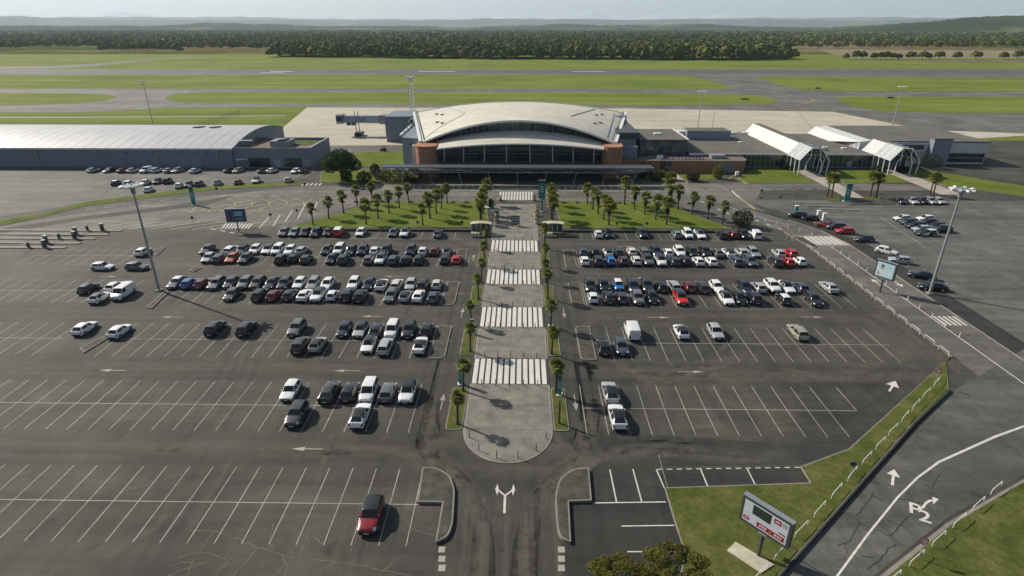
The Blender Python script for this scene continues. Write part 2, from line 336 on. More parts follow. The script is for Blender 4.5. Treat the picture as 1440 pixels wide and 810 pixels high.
def lawn(poly, h=0.11, mat='lawn_grass', kerb=0.16):
    a = sum(poly[i][0]*poly[(i+1) % len(poly)][1]-poly[(i+1) % len(poly)][0]*poly[i][1] for i in range(len(poly)))
    if a < 0: poly = poly[::-1]
    o = struct('lawn', MB().prism(inset(poly, kerb), 0.0, h+0.012), mat)
    k = MB().prism(poly, 0.0, h).build('kerb', 'kerb_concrete', o); return o
def inset(poly, d):
    n = len(poly); out = []
    for i in range(n):
        p0, p1, p2 = Vector(poly[i-1]), Vector(poly[i]), Vector(poly[(i+1)%n])
        e1 = (p1-p0).normalized(); e2 = (p2-p1).normalized()
        n1 = Vector((-e1.y,e1.x)); n2 = Vector((-e2.y,e2.x)); b = (n1+n2)
        b = b/max(0.35, b.length_squared/2) if b.length > 1e-3 else n1
        q = p1+b*d; out.append((q.x,q.y))
    return out
def rounded(poly, r, seg=5):
    out = []; n = len(poly)
    for i in range(n):
        p0, p1, p2 = Vector(poly[i-1]), Vector(poly[i]), Vector(poly[(i+1)%n]); rr = r[i] if isinstance(r,(list,tuple)) else r
        rr = min(rr, 0.42*(p0-p1).length, 0.42*(p2-p1).length)
        if rr <= 0: out.append(tuple(p1)); continue
        a = p1+(p0-p1).normalized()*rr; b = p1+(p2-p1).normalized()*rr
        for k in range(seg+1):
            t = k/seg; q = a*(1-t)**2+p1*2*t*(1-t)+b*t*t; out.append((q.x,q.y))
    return out
LL = lawn(g2([(404,321),(440,310.5),(478,301),(518,285.5),(560,283.5),(684,283.5),(688,320)]))
LR = lawn(g2([(779,283.5),(900,284),(938,287),(966,298),(1000,311),(1030,322),(790,321)]))
lawn(g2([(-60,322),(60,300),(120,284),(210,272.5),(300,262),(430,255.5),(424,260),(300,267),(205,279),(120,290),(60,305),(-60,331)]), 0.1)
lawn(g2([(452,240),(478,238.5),(580,240),(584,257),(500,258),(450,257)]), 0.1)
lawn(g2([(492,236),(500,214),(586,213),(588,234)]), 0.1)
lawn(g2([(896,252),(938,243.5),(1008,243.5),(1020,252.5),(962,253.5),(930,257)]), 0.1)
lawn(g2([(1056,239.5),(1062,237),(1110,237),(1148,257.5),(1052,258.5),(1036,250)]), 0.1)
lawn(g2([(1150,240),(1172,239),(1230,239),(1288,257),(1188,258)]), 0.1)
lawn(g2([(1256,238),(1305,240),(1440,262),(1470,280),(1330,262)]), 0.1)
# grass wedge below the car park, with the retaining edge on the road side
wedge = g2([(1330,508),(1193,632),(1125,657),(1139,679.5),(934,686.5),(950,740),(963,778),(958,800),(940,880),(1040,880),(1100,806),(1284,597),(1334,550)])
lawn(wedge, 0.10, 'verge_grass', 0.13)
struct('retaining_edge', MB().prism(g2([(1334,549),(1284,597),(1100,806),(1040,878),(1046,878),(1104,806),(1287,598),(1336,552)]), -0.01, 0.30), 'dark_asphalt')  # coloured dark all over, the shadow line of the step put into the colour
lawn(g2([(1560,606),(1330,737),(1236,812),(1180,880),(1560,880)]), 0.10, 'verge_grass', 0.35)
# darker resurfaced corner of the car park
struct('asphalt_patch', MB().sheet(g2([(848,646),(921,645),(926,659),(1127,656),(1139,679),(936,686),(964,780),(964,880),(795,880),(792,700),(830,690),(832,660)]), 0.006), 'dark_asphalt')
struct('asphalt_patch', MB().sheet([(4.2,57),(36,53.8),(30.5,51.0),(14.6,50.4),(6.5,52.0)], 0.005), 'dark_asphalt')

# the airfield beyond the terminal
TW = struct('taxiway', MB().sheet(g2([(-900,158),(120,158),(240,151.5),(440,150),(1170,156),(1320,186),(2300,200),(2300,96.5),(1320,97.0),(720,97.5),(120,97.5),(-900,97.5)]), 0.02), 'taxiway_asphalt')
struct('runway', MB().sheet(g2([(-900,104),(2300,104),(2300,98.5),(-900,98.5)]), 0.05), 'runway_asphalt')
ap = g2([(366,206),(432,151),(880,152.5),(1172,157.5),(1302,183),(1335,192)]); ap = ap[:-1]+[(230,268),(150,244),(70,240),(-40,238)]
APRON = struct('apron', MB().sheet(ap, 0.05), 'apron_concrete')
struct('apron_road', MB().sheet(g2([(400,206),(474,191),(580,192),(590,214),(496,214.5),(380,212)]), 0.02), 'yard_asphalt')
islands = [
 [(-900,105.2),(120,105),(920,105),(970,107),(1012,116.5),(1028,123.5),(1024,125.3),(900,125.2),(120,124.8),(-900,124.8)],
 [(231,139),(236,134.5),(252,131),(300,129.5),(560,129.3),(920,130.5),(1060,134),(1088,138),(1094,143),(1080,147),(920,148.3),(560,147),(300,145.6),(248,143.5)],
 [(1061,109),(1068,107.5),(1130,107.5),(1320,109.2),(2300,110),(2300,128),(1320,128.6),(1172,128.4),(1126,126),(1096,119)],
 [(1174,139),(1186,136.2),(1240,135.8),(1320,136),(2300,137),(2300,165),(1320,159),(1240,156.5),(1198,149.5)],
 [(-900,130),(60,130.5),(120,131.5),(152,133),(166,136.5),(150,141),(110,145.5),(40,148),(-900,150)]]
for isl in islands: struct('airfield_grass', MB().sheet(rounded(g2(isl), 0), 0.06), 'field_grass')
struct('service_track', MB().sheet(g2([(-300,165.2),(120,164.4),(405,162.3),(400,163.2),(120,165.4),(-300,166.4)]), 0.02), 'path_concrete')
struct('road', MB().sheet(g2([(-300,97),(60,93),(120,90.5),(190,84.8),(245,80.5),(300,80),(230,82.5),(175,88.5),(130,93.5),(60,97)]), 0.02), 'taxiway_asphalt')
concrete('ploughed_soil', (0.150,0.105,0.065), scale=0.01, var=0.35); concrete('stubble', (0.20,0.165,0.085), scale=0.008, var=0.3)
struct('field', MB().sheet(g2([(1195,84.5),(1320,86.8),(1900,93),(1900,88),(1320,84.6),(1200,83.6)]), 0.03), 'ploughed_soil')
struct('field', MB().sheet(g2([(1150,69),(1320,70.5),(1900,74),(1900,82),(1320,82),(1186,81.5)]), 0.03), 'stubble')
# markings on the airfield
def mark(parent, poly, z, mat, name='painted_line'):
    return MB().sheet(poly, z).build(name, mat, parent)
for x0, x1, y in ((380,412,100.4),(366,400,102.3),(588,640,100.2),(805,850,100.4)): mark(TW, g2([(x0,y),(x1,y),(x1,y+0.45),(x0,y+0.45)]), 0.07, 'white_paint')
for pts in ([(440,168),(560,167.5),(740,167)], [(1100,151.5),(1128,146),(1146,142),(1140,138)], [(900,170),(1050,172),(1150,172)], [(420,186),(470,166),(500,152)]):
    MB().ribbon(g2(pts), 0.5, 0.07).build('painted_line', 'yellow_paint', APRON)
for k in range(7):                                        # apron slab joints
    x = -60+k*46; MB().ribbon([(x,250),(x+30,345)], 0.22, 0.065).build('slab_joint', 'yard_asphalt', APRON)
for y in (262,276,291,307,325): MB().ribbon([(-96,y),(170,y)], 0.25, 0.065).build('slab_joint', 'yard_asphalt', APRON)

# ------------------------------------------------------------------ painted bays, arrows, crossings
ROWY = {1:(124.0,129.2), 2:(107.4,117.6), 3:(89.9,100.1), 4:(72.4,82.6), 5:(55.7,66.1), 6:(39.4,49.6)}
bay_cache = {}
def line(x0, y0, x1, y1, w=0.095, mat='bay_paint', parent=None, z=0.02, name='painted_line'):
    d = Vector((x1-x0,y1-y0)); L = d.length; key = (round(L,2), w, mat, name)
    if key not in bay_cache: bay_cache[key] = MB().add([(0,-w/2,0),(L,-w/2,0),(L,w/2,0),(0,w/2,0)], [(0,1,2,3)]).mesh(name, mat)
    o = bpy.data.objects.new(name, bay_cache[key]); COL.objects.link(o); o.parent = parent or car_park
    o.location = (x0,y0,z); o.rotation_euler = (0,0,math.atan2(d.y,d.x)); return o
def bays(y0, y1, x0, x1, phase, mid=True, step=2.5, jitter=0.0):
    k = math.ceil((x0-phase)/step); x = phase+k*step
    while x <= x1:
        line(x, y0, x, y1); x += step
    if mid: line(x0, (y0+y1)/2, x1, (y0+y1)/2, 0.10, z=0.024)

# ------------------------------------------------------------------ cars
CARS = {}
WH = {}
def wheel_meshes(r):
    if r in WH: return WH[r]
    rim = MB(); n = 16
    prof = [(0.0,0.012),(0.06,0.016),(r*0.60,0.004),(r*0.66,-0.02)]
    vs = [(x, rr*math.cos(2*math.pi*i/n), rr*math.sin(2*math.pi*i/n)) for rr,x in prof[1:] for i in range(n)]
    rim.add(vs+[(0.016,0,0)], [(k*n+i,k*n+(i+1)%n,(k+1)*n+(i+1)%n,(k+1)*n+i) for k in range(2) for i in range(n)]+[((i+1)%n,i,3*n) for i in range(n)])
    ty = MB(); prof = [(r*0.64,0.0),(r*0.92,0.010),(r,-0.03),(r,-0.17),(r*0.9,-0.20),(r*0.5,-0.20)]
    ty.add([(x, rr*math.cos(2*math.pi*i/n), rr*math.sin(2*math.pi*i/n)) for rr,x in prof for i in range(n)],
           [(k*n+i,k*n+(i+1)%n,(k+1)*n+(i+1)%n,(k+1)*n+i) for k in range(5) for i in range(n)])
    WH[r] = (rim.mesh('wheel','rim_alloy',40), ty.mesh('tyre','tyre_rubber',40)); return WH[r]
# kind: length, width, height, hood height, belt height, cowl y, roof front y, B pillar y, roof rear y, tail y, tail height, wheel radius, axles, glass in rear side, wt roof width, sill dark
SPEC = {
 'hatchback': dict(L=4.10,W=1.77,H=1.47,hood=0.86,belt=0.94,cowl=0.88,rf=0.26,bp=-0.25,rr=-1.42,tail=-1.86,tz=1.00,r=0.315,ax=(1.24,-1.32),rw=0.74),
 'city car':  dict(L=3.62,W=1.64,H=1.49,hood=0.92,belt=0.96,cowl=0.88,rf=0.34,bp=-0.15,rr=-1.28,tail=-1.68,tz=1.02,r=0.29,ax=(1.16,-1.20),rw=0.74),
 'SUV':       dict(L=4.42,W=1.84,H=1.64,hood=1.02,belt=1.08,cowl=0.98,rf=0.38,bp=-0.25,rr=-1.60,tail=-2.04,tz=1.16,r=0.355,ax=(1.34,-1.33),rw=0.76,sill=True),
 'saloon':    dict(L=4.62,W=1.81,H=1.44,hood=0.86,belt=0.93,cowl=0.92,rf=0.20,bp=-0.28,rr=-1.22,tail=-1.80,tz=1.03,r=0.325,ax=(1.38,-1.34),rw=0.72,boot=True),
 'estate car':dict(L=4.62,W=1.81,H=1.50,hood=0.88,belt=0.95,cowl=0.98,rf=0.30,bp=-0.22,rr=-1.78,tail=-2.14,tz=1.02,r=0.325,ax=(1.38,-1.34),rw=0.74,rails=True),
 'fastback':  dict(L=4.66,W=1.85,H=1.50,hood=0.88,belt=0.95,cowl=1.05,rf=0.25,bp=-0.25,rr=-1.42,tail=-2.10,tz=1.10,r=0.34,ax=(1.44,-1.42),rw=0.70),
 'people carrier':dict(L=4.52,W=1.84,H=1.76,hood=1.02,belt=1.06,cowl=1.25,rf=0.55,bp=-0.1,rr=-1.86,tail=-2.14,tz=1.08,r=0.33,ax=(1.40,-1.38),rw=0.78),
 'small van': dict(L=4.40,W=1.83,H=1.84,hood=1.05,belt=1.10,cowl=1.20,rf=0.60,bp=0.0,rr=-1.98,tail=-2.12,tz=1.12,r=0.32,ax=(1.42,-1.36),rw=0.84,panel=True),
 'panel van': dict(L=4.96,W=1.94,H=1.95,hood=1.12,belt=1.16,cowl=1.62,rf=0.98,bp=0.35,rr=-2.30,tail=-2.42,tz=1.16,r=0.33,ax=(1.60,-1.55),rw=0.86,panel=True),
}
TAGS = ['body','roof','windscreen','rear_window','sfl','srl','sfr','srr','headl','headr','taill','tailr','grille','sill']
TAGMAT = dict(body='car_paint',roof='car_paint',windscreen='car_glass',rear_window='car_glass',sfl='car_glass',srl='car_glass',sfr='car_glass',srr='car_glass',headl='lamp_glass',headr='lamp_glass',taill='tail_glass',tailr='tail_glass',grille='black_plastic',sill='black_plastic')
PARTNAME = dict(sfl='side_window',srl='side_window',sfr='side_window',srr='side_window',headl='headlight',headr='headlight',taill='tail_light',tailr='tail_light')
tmp_mats = {t: bpy.data.materials.new('tmp_'+t) for t in TAGS}
def car_parts(kind):
    s = SPEC[kind]; L,W,Hh = s['L'],s['W'],s['H']; w = W/2; f = L/2; bt = s['belt']; van = s.get('panel')
    rw = s['rw']*w
    # y, half width, top z, top half width, belt z, edge drop, roof?
    st = [(f, w*0.74, 0.66, w*0.52, 0.60, 0.03), (f-0.10, w*0.88, s['hood']-0.14, w*0.66, 0.68, 0.04), (f-0.42, w*0.975, s['hood']-0.06, w*0.76, 0.78, 0.05),
          ((f-0.42+s['cowl'])/2, w, s['hood'], w*0.80, bt-0.09, 0.05), (s['cowl'], w, s['hood']+0.07, w*0.84, bt-0.02, 0.04),
          (s['rf'], w, Hh-0.05, rw, bt, 0.07), (s['bp']+0.06, w, Hh, rw*1.02, bt, 0.06), (s['bp']-0.06, w, Hh, rw*1.02, bt+0.005, 0.06),
          (s['rr'], w*0.985, Hh-(0.05 if kind != 'fastback' else 0.11), rw*0.97, bt+0.04, 0.06), (s['tail'], w*0.965, s['tz'], w*(0.80 if not van else 0.86), s['tz']-0.07, 0.05)]
    if s.get('boot'): st += [(-f+0.14, w*0.92, s['tz']-0.01, w*0.74, s['tz']-0.10, 0.05)]
    else: st += [(-f+0.10, w*0.93, s['tz']-0.06, w*0.80, s['tz']-0.14, 0.03)]
    st += [(-f, w*0.84, 0.68, w*0.62, 0.62, 0.03)]
    bm = bmesh.new(); rings = []
    for (y,hw,zt,wt,zb,dr) in st:
        zb = min(zb, zt-dr-0.02)
        half = [(0,zt),(wt*0.60,zt-0.012),(wt*0.90,zt-0.035),(wt,zt-dr-0.01),(min(hw*0.955,hw),zb),(hw,zb-0.13 if zb > 0.75 else zb-0.06),(hw,0.46),(hw*0.97,0.27),(hw*0.84,0.21),(0,0.20)]
        ring = {}
        for j,(x,z) in enumerate(half):
            ring[(j,1)] = bm.verts.new((x,y,z))
            ring[(j,-1)] = ring[(j,1)] if j in (0,9) else bm.verts.new((-x,y,z))
        rings.append(ring)
    mi = {t:i for i,t in enumerate(TAGS)}
    N = len(st)
    for i in range(N-1):
        for j in range(9):
            for sd in (1,-1):
                a,b,c,d = rings[i][(j,sd)],rings[i][(j+1,sd)],rings[i+1][(j+1,sd)],rings[i+1][(j,sd)]
                fc = bm.faces.new((a,b,c,d) if sd == -1 else (d,c,b,a)); t = 'body'; lr = 'l' if sd < 0 else 'r'
                if i == 4 and j < 2: t = 'windscreen'
                elif i in (5,6,7) and j < 3: t = 'roof'
                elif i == 8 and j < 2 and not (van and kind == 'panel van'): t = 'rear_window'
                elif i in (4,5) and j == 3: t = 'sf'+lr
                elif i == 7 and j == 3 and not van: t = 'sr'+lr
                elif i == 8 and j == 3 and (s.get('rails') or kind in ('people carrier',)): t = 'sr'+lr
                elif i == 1 and j in (3,4): t = 'head'+lr
                elif i == N-3 and j in (4,) : t = 'tail'+lr
                elif i == N-2 and j in (3,4): t = 'tail'+lr
                elif j in (7,8): t = 'sill'
                elif j == 6 and s.get('sill'): t = 'sill'
                fc.material_index = mi[t]
    for i in (0, N-1):                                   # nose and tail faces
        rg = rings[i]
        for j in range(9):
            vs = []
            for k in ((j,1),(j+1,1),(j+1,-1),(j,-1)):
                if rg[k] not in vs: vs.append(rg[k])
            if i: vs = vs[::-1]
            fc = bm.faces.new(vs); fc.material_index = mi['grille'] if (i == 0 and j in (4,5)) else (mi['sill'] if j in (6,7,8) else mi['body'])
    cl = bm.edges.layers.float.new('crease_edge')
    bm.normal_update()
    for e in bm.edges:
        e[cl] = 0.42
        if len(e.link_faces) == 2 and e.link_faces[0].material_index != e.link_faces[1].material_index: e[cl] = 0.6
    if van:
        for e in bm.edges: e[cl] = 0.62
    bmesh.ops.recalc_face_normals(bm, faces=bm.faces[:])
    me = bpy.data.meshes.new('tmp'); bm.to_mesh(me); bm.free()
    for t in TAGS: me.materials.append(tmp_mats[t])
    ob = bpy.data.objects.new('tmp', me); COL.objects.link(ob)
    md = ob.modifiers.new('s','SUBSURF'); md.levels = 2; md.render_levels = 2
    dg = bpy.context.evaluated_depsgraph_get(); ev = ob.evaluated_get(dg); m2 = bpy.data.meshes.new_from_object(ev)
    co = np.empty(len(m2.vertices)*3); m2.vertices.foreach_get('co', co); co = co.reshape(-1,3)
    byt = {}
    for p in m2.polygons: byt.setdefault(p.material_index, []).append(tuple(p.vertices))
    res = {}
    for i,t in enumerate(TAGS):
        fs = byt.get(i)
        if not fs: continue
        used = sorted({v for fc in fs for v in fc}); rm = {v:k for k,v in enumerate(used)}
        mm = bpy.data.meshes.new(PARTNAME.get(t,t)); mm.from_pydata([tuple(co[v]) for v in used], [], [tuple(rm[v] for v in fc) for fc in fs]); mm.update()
        mm.materials.append(M[TAGMAT[t]]); mm.shade_smooth(); res[t] = mm
    bpy.data.objects.remove(ob); bpy.data.meshes.remove(me); bpy.data.meshes.remove(m2)
    return res
def merge_meshes(ms, name, mat):
    mb = MB()
    for m in ms: mb.add([v.co[:] for v in m.vertices], [tuple(p.vertices) for p in m.polygons])
    me = mb.mesh(name, mat); me.shade_smooth(); return me
def car_lib(kind):
    if kind in CARS: return CARS[kind]
    s = SPEC[kind]; P = car_parts(kind); w = s['W']/2; r = s['r']; f = s['L']/2
    near = []; far = []
    for t,me in P.items():
        near.append((PARTNAME.get(t,t), me, t in ('body',), t == 'roof', (0,0,0), None, 0))
    for t in ('body','roof','windscreen','rear_window'):
        if t in P: far.append((t, P[t], t == 'body', t == 'roof', (0,0,0), None, 0))
    for lr in 'lr':
        ms = [P[t] for t in ('sf'+lr,'sr'+lr) if t in P]; far.append(('side_window', merge_meshes(ms,'side_window','car_glass'), False, False, (0,0,0), None, 0))
        far.append(('tail_light', P['tail'+lr], False, False, (0,0,0), None, 0)); far.append(('headlight', P['head'+lr], False, False, (0,0,0), None, 0))
    far.append(('sill', P['sill'], False, False, (0,0,0), None, 0))
    if 'grille' in P: far.append(('grille', P['grille'], False, False, (0,0,0), None, 0))
    rim, ty = wheel_meshes(r)
    arch = MB(); n = 14
    arch.add([(x, (r+0.06)*math.cos(math.pi*2*i/n), (r+0.06)*math.sin(math.pi*2*i/n)) for x in (-0.08,0.004) for i in range(n)], [(i,(i+1)%n,n+(i+1)%n,n+i) for i in range(n)]+[tuple(range(n,2*n))])
    am = arch.mesh('wheel_arch','black_plastic',40)
    for ay in s['ax']:
        for sd in (1,-1):
            rot = 0 if sd > 0 else math.pi
            near.append(('wheel', rim, False, False, (sd*(w+0.012), ay, r), ty, rot)); far.append(('wheel', rim, False, False, (sd*(w+0.012), ay, r), ty, rot))
            near.append(('wheel_arch', am, False, False, (sd*(w-0.004), ay, r), None, rot)); 
    mir = MB(); mir.lathe([(0.02,-0.07),(0.075,-0.05),(0.085,0.03),(0.03,0.075)], n=8); mm = mir.mesh('mirror','car_paint',50)
    for sd in (1,-1): near.append(('mirror', mm, True, False, (sd*(w+0.06), s['cowl']-0.28, s['belt']+0.05), None, 0))
    pl = MB().box(-0.26,0.26,-0.012,0.012,-0.055,0.055).mesh('number_plate','plate')
    near.append(('number_plate', pl, False, False, (0, f+0.004, 0.42), None, 0)); near.append(('number_plate', pl, False, False, (0, -f-0.004, 0.52), None, 0))
    wp = MB().bar((-0.5,s['cowl']-0.02,s['hood']+0.10),(0.1,s['cowl']-0.10,s['hood']+0.15),0.02,0.02).mesh('wiper','black_plastic'); near.append(('wiper', wp, False, False, (0,0,0), None, 0))
    if s.get('rails') or s.get('sill'):
        for sd in (1,-1):
            rm = MB().path([(sd*s['rw']*w*0.90,s['rf']-0.15,s['H']-0.05),(sd*s['rw']*w*0.92,s['rf']-0.35,s['H']+0.015),(sd*s['rw']*w*0.92,s['rr']+0.3,s['H']+0.01),(sd*s['rw']*w*0.88,s['rr']+0.1,s['H']-0.05)],0.02,5).mesh('roof_rail','dark_steel')
            near.append(('roof_rail', rm, False, False, (0,0,0), None, 0))
    CARS[kind] = (near, far); return CARS[kind]
PAINT = {'white':(0.74,0.74,0.73),'cream':(0.62,0.61,0.56),'silver':(0.38,0.39,0.40),'pale grey':(0.27,0.275,0.28),'grey':(0.12,0.122,0.125),'dark grey':(0.035,0.036,0.038),'charcoal':(0.020,0.020,0.022),'black':(0.007,0.007,0.008),
 'navy blue':(0.008,0.013,0.032),'slate blue':(0.055,0.070,0.095),'blue':(0.02,0.085,0.30),'azure':(0.015,0.16,0.48),'dark green':(0.010,0.022,0.018),'sage green':(0.17,0.22,0.21),'teal grey':(0.14,0.21,0.215),'red':(0.50,0.016,0.018),'scarlet':(0.65,0.018,0.012),'deep red':(0.20,0.007,0.013),'burgundy':(0.12,0.010,0.014),'orange':(0.42,0.085,0.02),'brown':(0.055,0.035,0.028),'beige':(0.34,0.31,0.25),'purple grey':(0.045,0.042,0.06),'red brown':(0.15,0.035,0.025)}
CODE = {'h':'hatchback','c':'city car','s':'SUV','n':'saloon','e':'estate car','f':'fastback','m':'people carrier','v':'small van','p':'panel van'}
def place_car(x, y, ang, kind, paint, roof, label, group, detail):
    near, far = car_lib(kind); sp = SPEC[kind]
    nm = kind.lower().replace(' ','_')
    t = thing(nm, label, 'van' if 'van' in kind else 'car', (x,y,0.012), ang, group)
    pc = PAINT[paint]; rc = {'black':(0.012,0.012,0.013),'white':PAINT['white'],'red':PAINT['red']}.get(roof, pc)
    j = random.uniform(0.92,1.06); pc = tuple(min(1,c*j) for c in pc)
    for (n,me,isb,isr,loc,ty,rot) in (near if detail else far):
        o = bpy.data.objects.new(n, me); COL.objects.link(o); o.parent = t; o.location = loc; o.rotation_euler = (0,0,rot)
        if isb: o.color = (*pc,1)
        elif isr: o.color = (*(rc if roof else pc),1)
        if ty is not None:
            q = bpy.data.objects.new('tyre', ty); COL.objects.link(q); q.parent = o
    return t
ORD = ['first','second','third','fourth','fifth','sixth','seventh','eighth','ninth','tenth','eleventh','twelfth','thirteenth','fourteenth','fifteenth','sixteenth','seventeenth','eighteenth','nineteenth','twentieth','twenty-first','twenty-second']
# each entry: column in the photograph, kind letter, facing (F nose towards the camera, R tail), paint, optional roof
ROWS = {
 ('L',0,126.6): "394 h F grey|411 h F sage green|428 h F black|446 e F black|465 c F dark grey|483 v R red/white|509 h F white|550 h F slate blue|571 s F white/black|618 e R silver/black",
 ('L',1,115.0): "297 n F dark grey|320 e R white|340 h F charcoal|356 h F white|372 h F white/black|391 m F white|408 h F white|422 h R silver|459 h F navy blue|475 m F white|494 n F dark green|512 s F navy blue|530 h R white|549 s F black|584 s F navy blue|600 h R white|618 h R burgundy|637 c R cream/black",
 ('L',2,110.0): "286 h F silver|301 h R purple grey|319 h F orange|340 e F dark grey|392 s R charcoal|410 c R black|427 h R dark grey|465 h F navy blue|484 s R dark green|519 h R grey|539 s F white/black|558 e R slate blue|577 h R black|596 h R charcoal|616 h R dark green|634 h R red",
 ('L',3,97.5): "243 n F slate blue/white|263 h R blue|284 h R burgundy|305 e F grey|323 h F navy blue|341 s F grey|364 s F dark grey|382 n F navy blue|400 s F navy blue|419 h F white|439 e F pale grey|460 f F white|500 s F white|521 h F navy blue|540 f R white/black|560 e R cream|579 h F silver|601 s R dark green|623 c R cream",
 ('L',4,92.5): "326 h F purple grey|366 s R black|386 h R burgundy|405 h R navy blue|425 n R white|447 s F white/black|468 c R white|488 s R navy blue|508 s R black|552 e F grey|575 h R silver/black|596 n R white|617 h R slate blue",
 ('L',5,80.0): "301 s R black|343 s R charcoal|416 s F grey|483 h F navy blue|505 h F silver/black|530 n R black|553.5 m F white|578 s F charcoal|604 h R black",
 ('L',6,75.2): "422 s R dark grey|447 h R beige/black|520 h F white/black|544 e R silver|597 n R white/black",
 ('L',7,63.4): "408 h F white|465.6 f R dark grey|494 h R black|517 m F white|546.5 h R grey|577 s F white/black",
 ('L',8,58.3): "417.5 s F dark grey|505.5 f R white/black",
 ('L',10,42.4): "522 s F deep red/black",
 ('R',0,126.6): "836 h R white|859 h F black|903 s F charcoal|945 h R teal grey|968 m F white|989 f F white/black|1010 e R navy blue|1030 h R burgundy|1049 s F black|1064 v R white",
 ('R',1,115.0): "815.5 h R slate blue|832 h R charcoal|849.6 h R white/black|868.6 e R dark grey|885.4 h R cream|903.5 e R grey|920 s F navy blue|939 h R white|956 s F white|974 h F black|994 s F black|1011 n R grey|1028 f R white/black|1045 h R silver|1062 e F pale grey|1099 h R silver|1116.6 h R red",
 ('R',2,110.0): "817 h R white|837 s R charcoal|853 c R azure|873.5 h R brown|893.6 h R cream|912 s F grey/black|928 s F white/black|948 h R dark grey|964.8 h R black|983 h R white|1004 h R white|1042 h R slate blue|1058.5 e F slate blue|1096 s R charcoal|1113 h R red|1133 c R white",
 ('R',3,97.5): "825 s F charcoal|846 h F black|867 c F azure/white|887 s F navy blue|908.5 s F dark green|927.6 h R black|948 e R silver|965 h R burgundy|987.5 e R dark grey|1008 h F white|1048 e F navy blue|1068.6 h R silver|1090 s F white|1110 n F white/black|1133 h R slate blue|1169 n R silver",
 ('R',4,92.5): "831 c R white|849 n R black|869 h R dark grey|893 s F grey|914 h F black|959 s F scarlet/black|1021 f F white/black|1042 h F black|1062 s R navy blue|1104 c R black/white|1148.6 e F charcoal",
 ('R',5,80.3): "887 p R white|959 h R white/black|1005 h F silver|1123 e R beige",
 ('R',6,75.2): "844 h R black|869 h F slate blue",
 ('R',7,63.6): "859 f R silver/black",
 ('R',8,58.4): "867.6 f R white/black",
}
ROWNAME = ['row beside the palm lawn','second row from the lawn','third row from the lawn','fourth row from the lawn','fifth row from the lawn','sixth row from the lawn','seventh row from the lawn','eighth row from the lawn','ninth row from the lawn','tenth row from the lawn','last row from the lawn']
PHASE = {}
def car_word(kind, paint, roof): return f"{paint} {kind}" + (f" with {roof} roof" if roof else '')
cars_used = []
for (side,ri,Y), txt in ROWS.items():
    ent = []
    for e in txt.split('|'):
        a = e.split(' ', 3); px = float(a[0]); paint, _, roof = a[3].partition('/')
        ent.append((GX(px, Y, 0.75), CODE[a[1]], a[2], paint, roof))
    dbl = (side, (ri+1)//2)
    xs = np.array([e[0] for e in ent])
    if dbl not in PHASE:
        c = np.exp(2j*np.pi*xs/2.5).sum(); PHASE[dbl] = (np.angle(c)/(2*np.pi)*2.5)
    ph = PHASE[dbl]; taken = set(); ent.sort(key=lambda e: abs(e[0]+1.4))
    for k,(x,kind,fc,paint,roof) in enumerate(ent):
        b = round((x-ph)/2.5)
        while b in taken: b += 1 if side == 'R' else -1
        taken.add(b); X = ph+b*2.5+random.uniform(-0.16,0.16)
        word = car_word(kind, paint, roof); sname = 'hangar-side' if side == 'L' else 'billboard-side'
        lab = f"{word}, {ORD[k]} from the walkway, {sname} {ROWNAME[ri]}"
        place_car(X, Y+random.uniform(-0.25,0.25), (math.pi if fc == 'F' else 0)+random.uniform(-0.02,0.02), kind, paint, roof, lab, 'cars parked in the main car park', Y < 104)
# loose cars: photo position, kind, heading in degrees (0 points away from the camera, 90 points left), paint, roof, label
LOOSE = [
 (201,353,'h',0,'white','','white hatchback alone in the bay beside the ticket lanes'),
 (144,374,'h',-90,'white','','white hatchback standing sideways nearest the ticket lanes, beside a grey hatchback'),
 (192,374,'h',-92,'grey','','grey hatchback standing sideways behind the white hatchback near the ticket lanes'),
 (124,404,'h',0,'black','','black hatchback in the bays beside the lamp mast, three bays from the white van'),
 (162,402,'h',0,'white','','white hatchback nose to tail behind the white panel van by the lamp mast'),
 (140,417,'h',0,'white','black','white hatchback with black roof right beside the white panel van'),
 (173,411,'p',180,'white','','white panel van parked nose outward in the bays beside the lamp mast'),
 (168,464,'h',0,'white','','white hatchback parked beside the kerbed island in the row of empty bays'),
 (119,460,'h',0,'white','','white hatchback across the aisle from the kerbed island with empty bays'),
 (1122,302,'s',65,'charcoal','','charcoal SUV nearest the teal ticket machine in the far side lot'),
 (1140,306,'h',62,'black','','black hatchback behind the charcoal SUV along the access road'),
 (1158,315,'h',35,'burgundy','','burgundy hatchback between a black hatchback and a slate SUV by the crossing'),
 (1176,318,'s',80,'slate blue','','slate blue SUV between two red cars beside the access road'),
 (1188,324,'h',85,'red','','red hatchback beside the slate blue SUV along the access road'),
 (1215,335,'h',90,'dark grey','','dark grey hatchback alone between the red hatchback and the white one'),
 (1247,352,'h',-135,'white','','white hatchback slanting in the lot beside the access road'),
 (1266,365,'h',70,'silver','','silver hatchback parked behind the white hatchback beside the access road'),
 (1297,386,'n',60,'navy blue','','navy blue saloon slanting towards the tall lamp mast'),
 (1312,402,'n',75,'black','','black saloon parked right at the foot of the tall lamp mast')]
for k,(px,py,kk,deg,paint,roof,lab) in enumerate(LOOSE):
    p = G(px,py,0.7); place_car(p.x, p.y, R(deg), CODE[kk], paint, roof, lab, 'cars parked singly', p.y < 125)
FARLOT = [(1262,303,'white','','h'),(1294,303,'white','','h'),(1271,308,'slate blue','','h'),(1301,309,'charcoal','','n'),(1281,313,'navy blue','','e'),(1311,313.5,'black','','h'),(1289,318,'silver','','h'),(1319,319,'dark grey','','s'),(1298,323.5,'white','','h'),(1308,330,'charcoal','','n')]
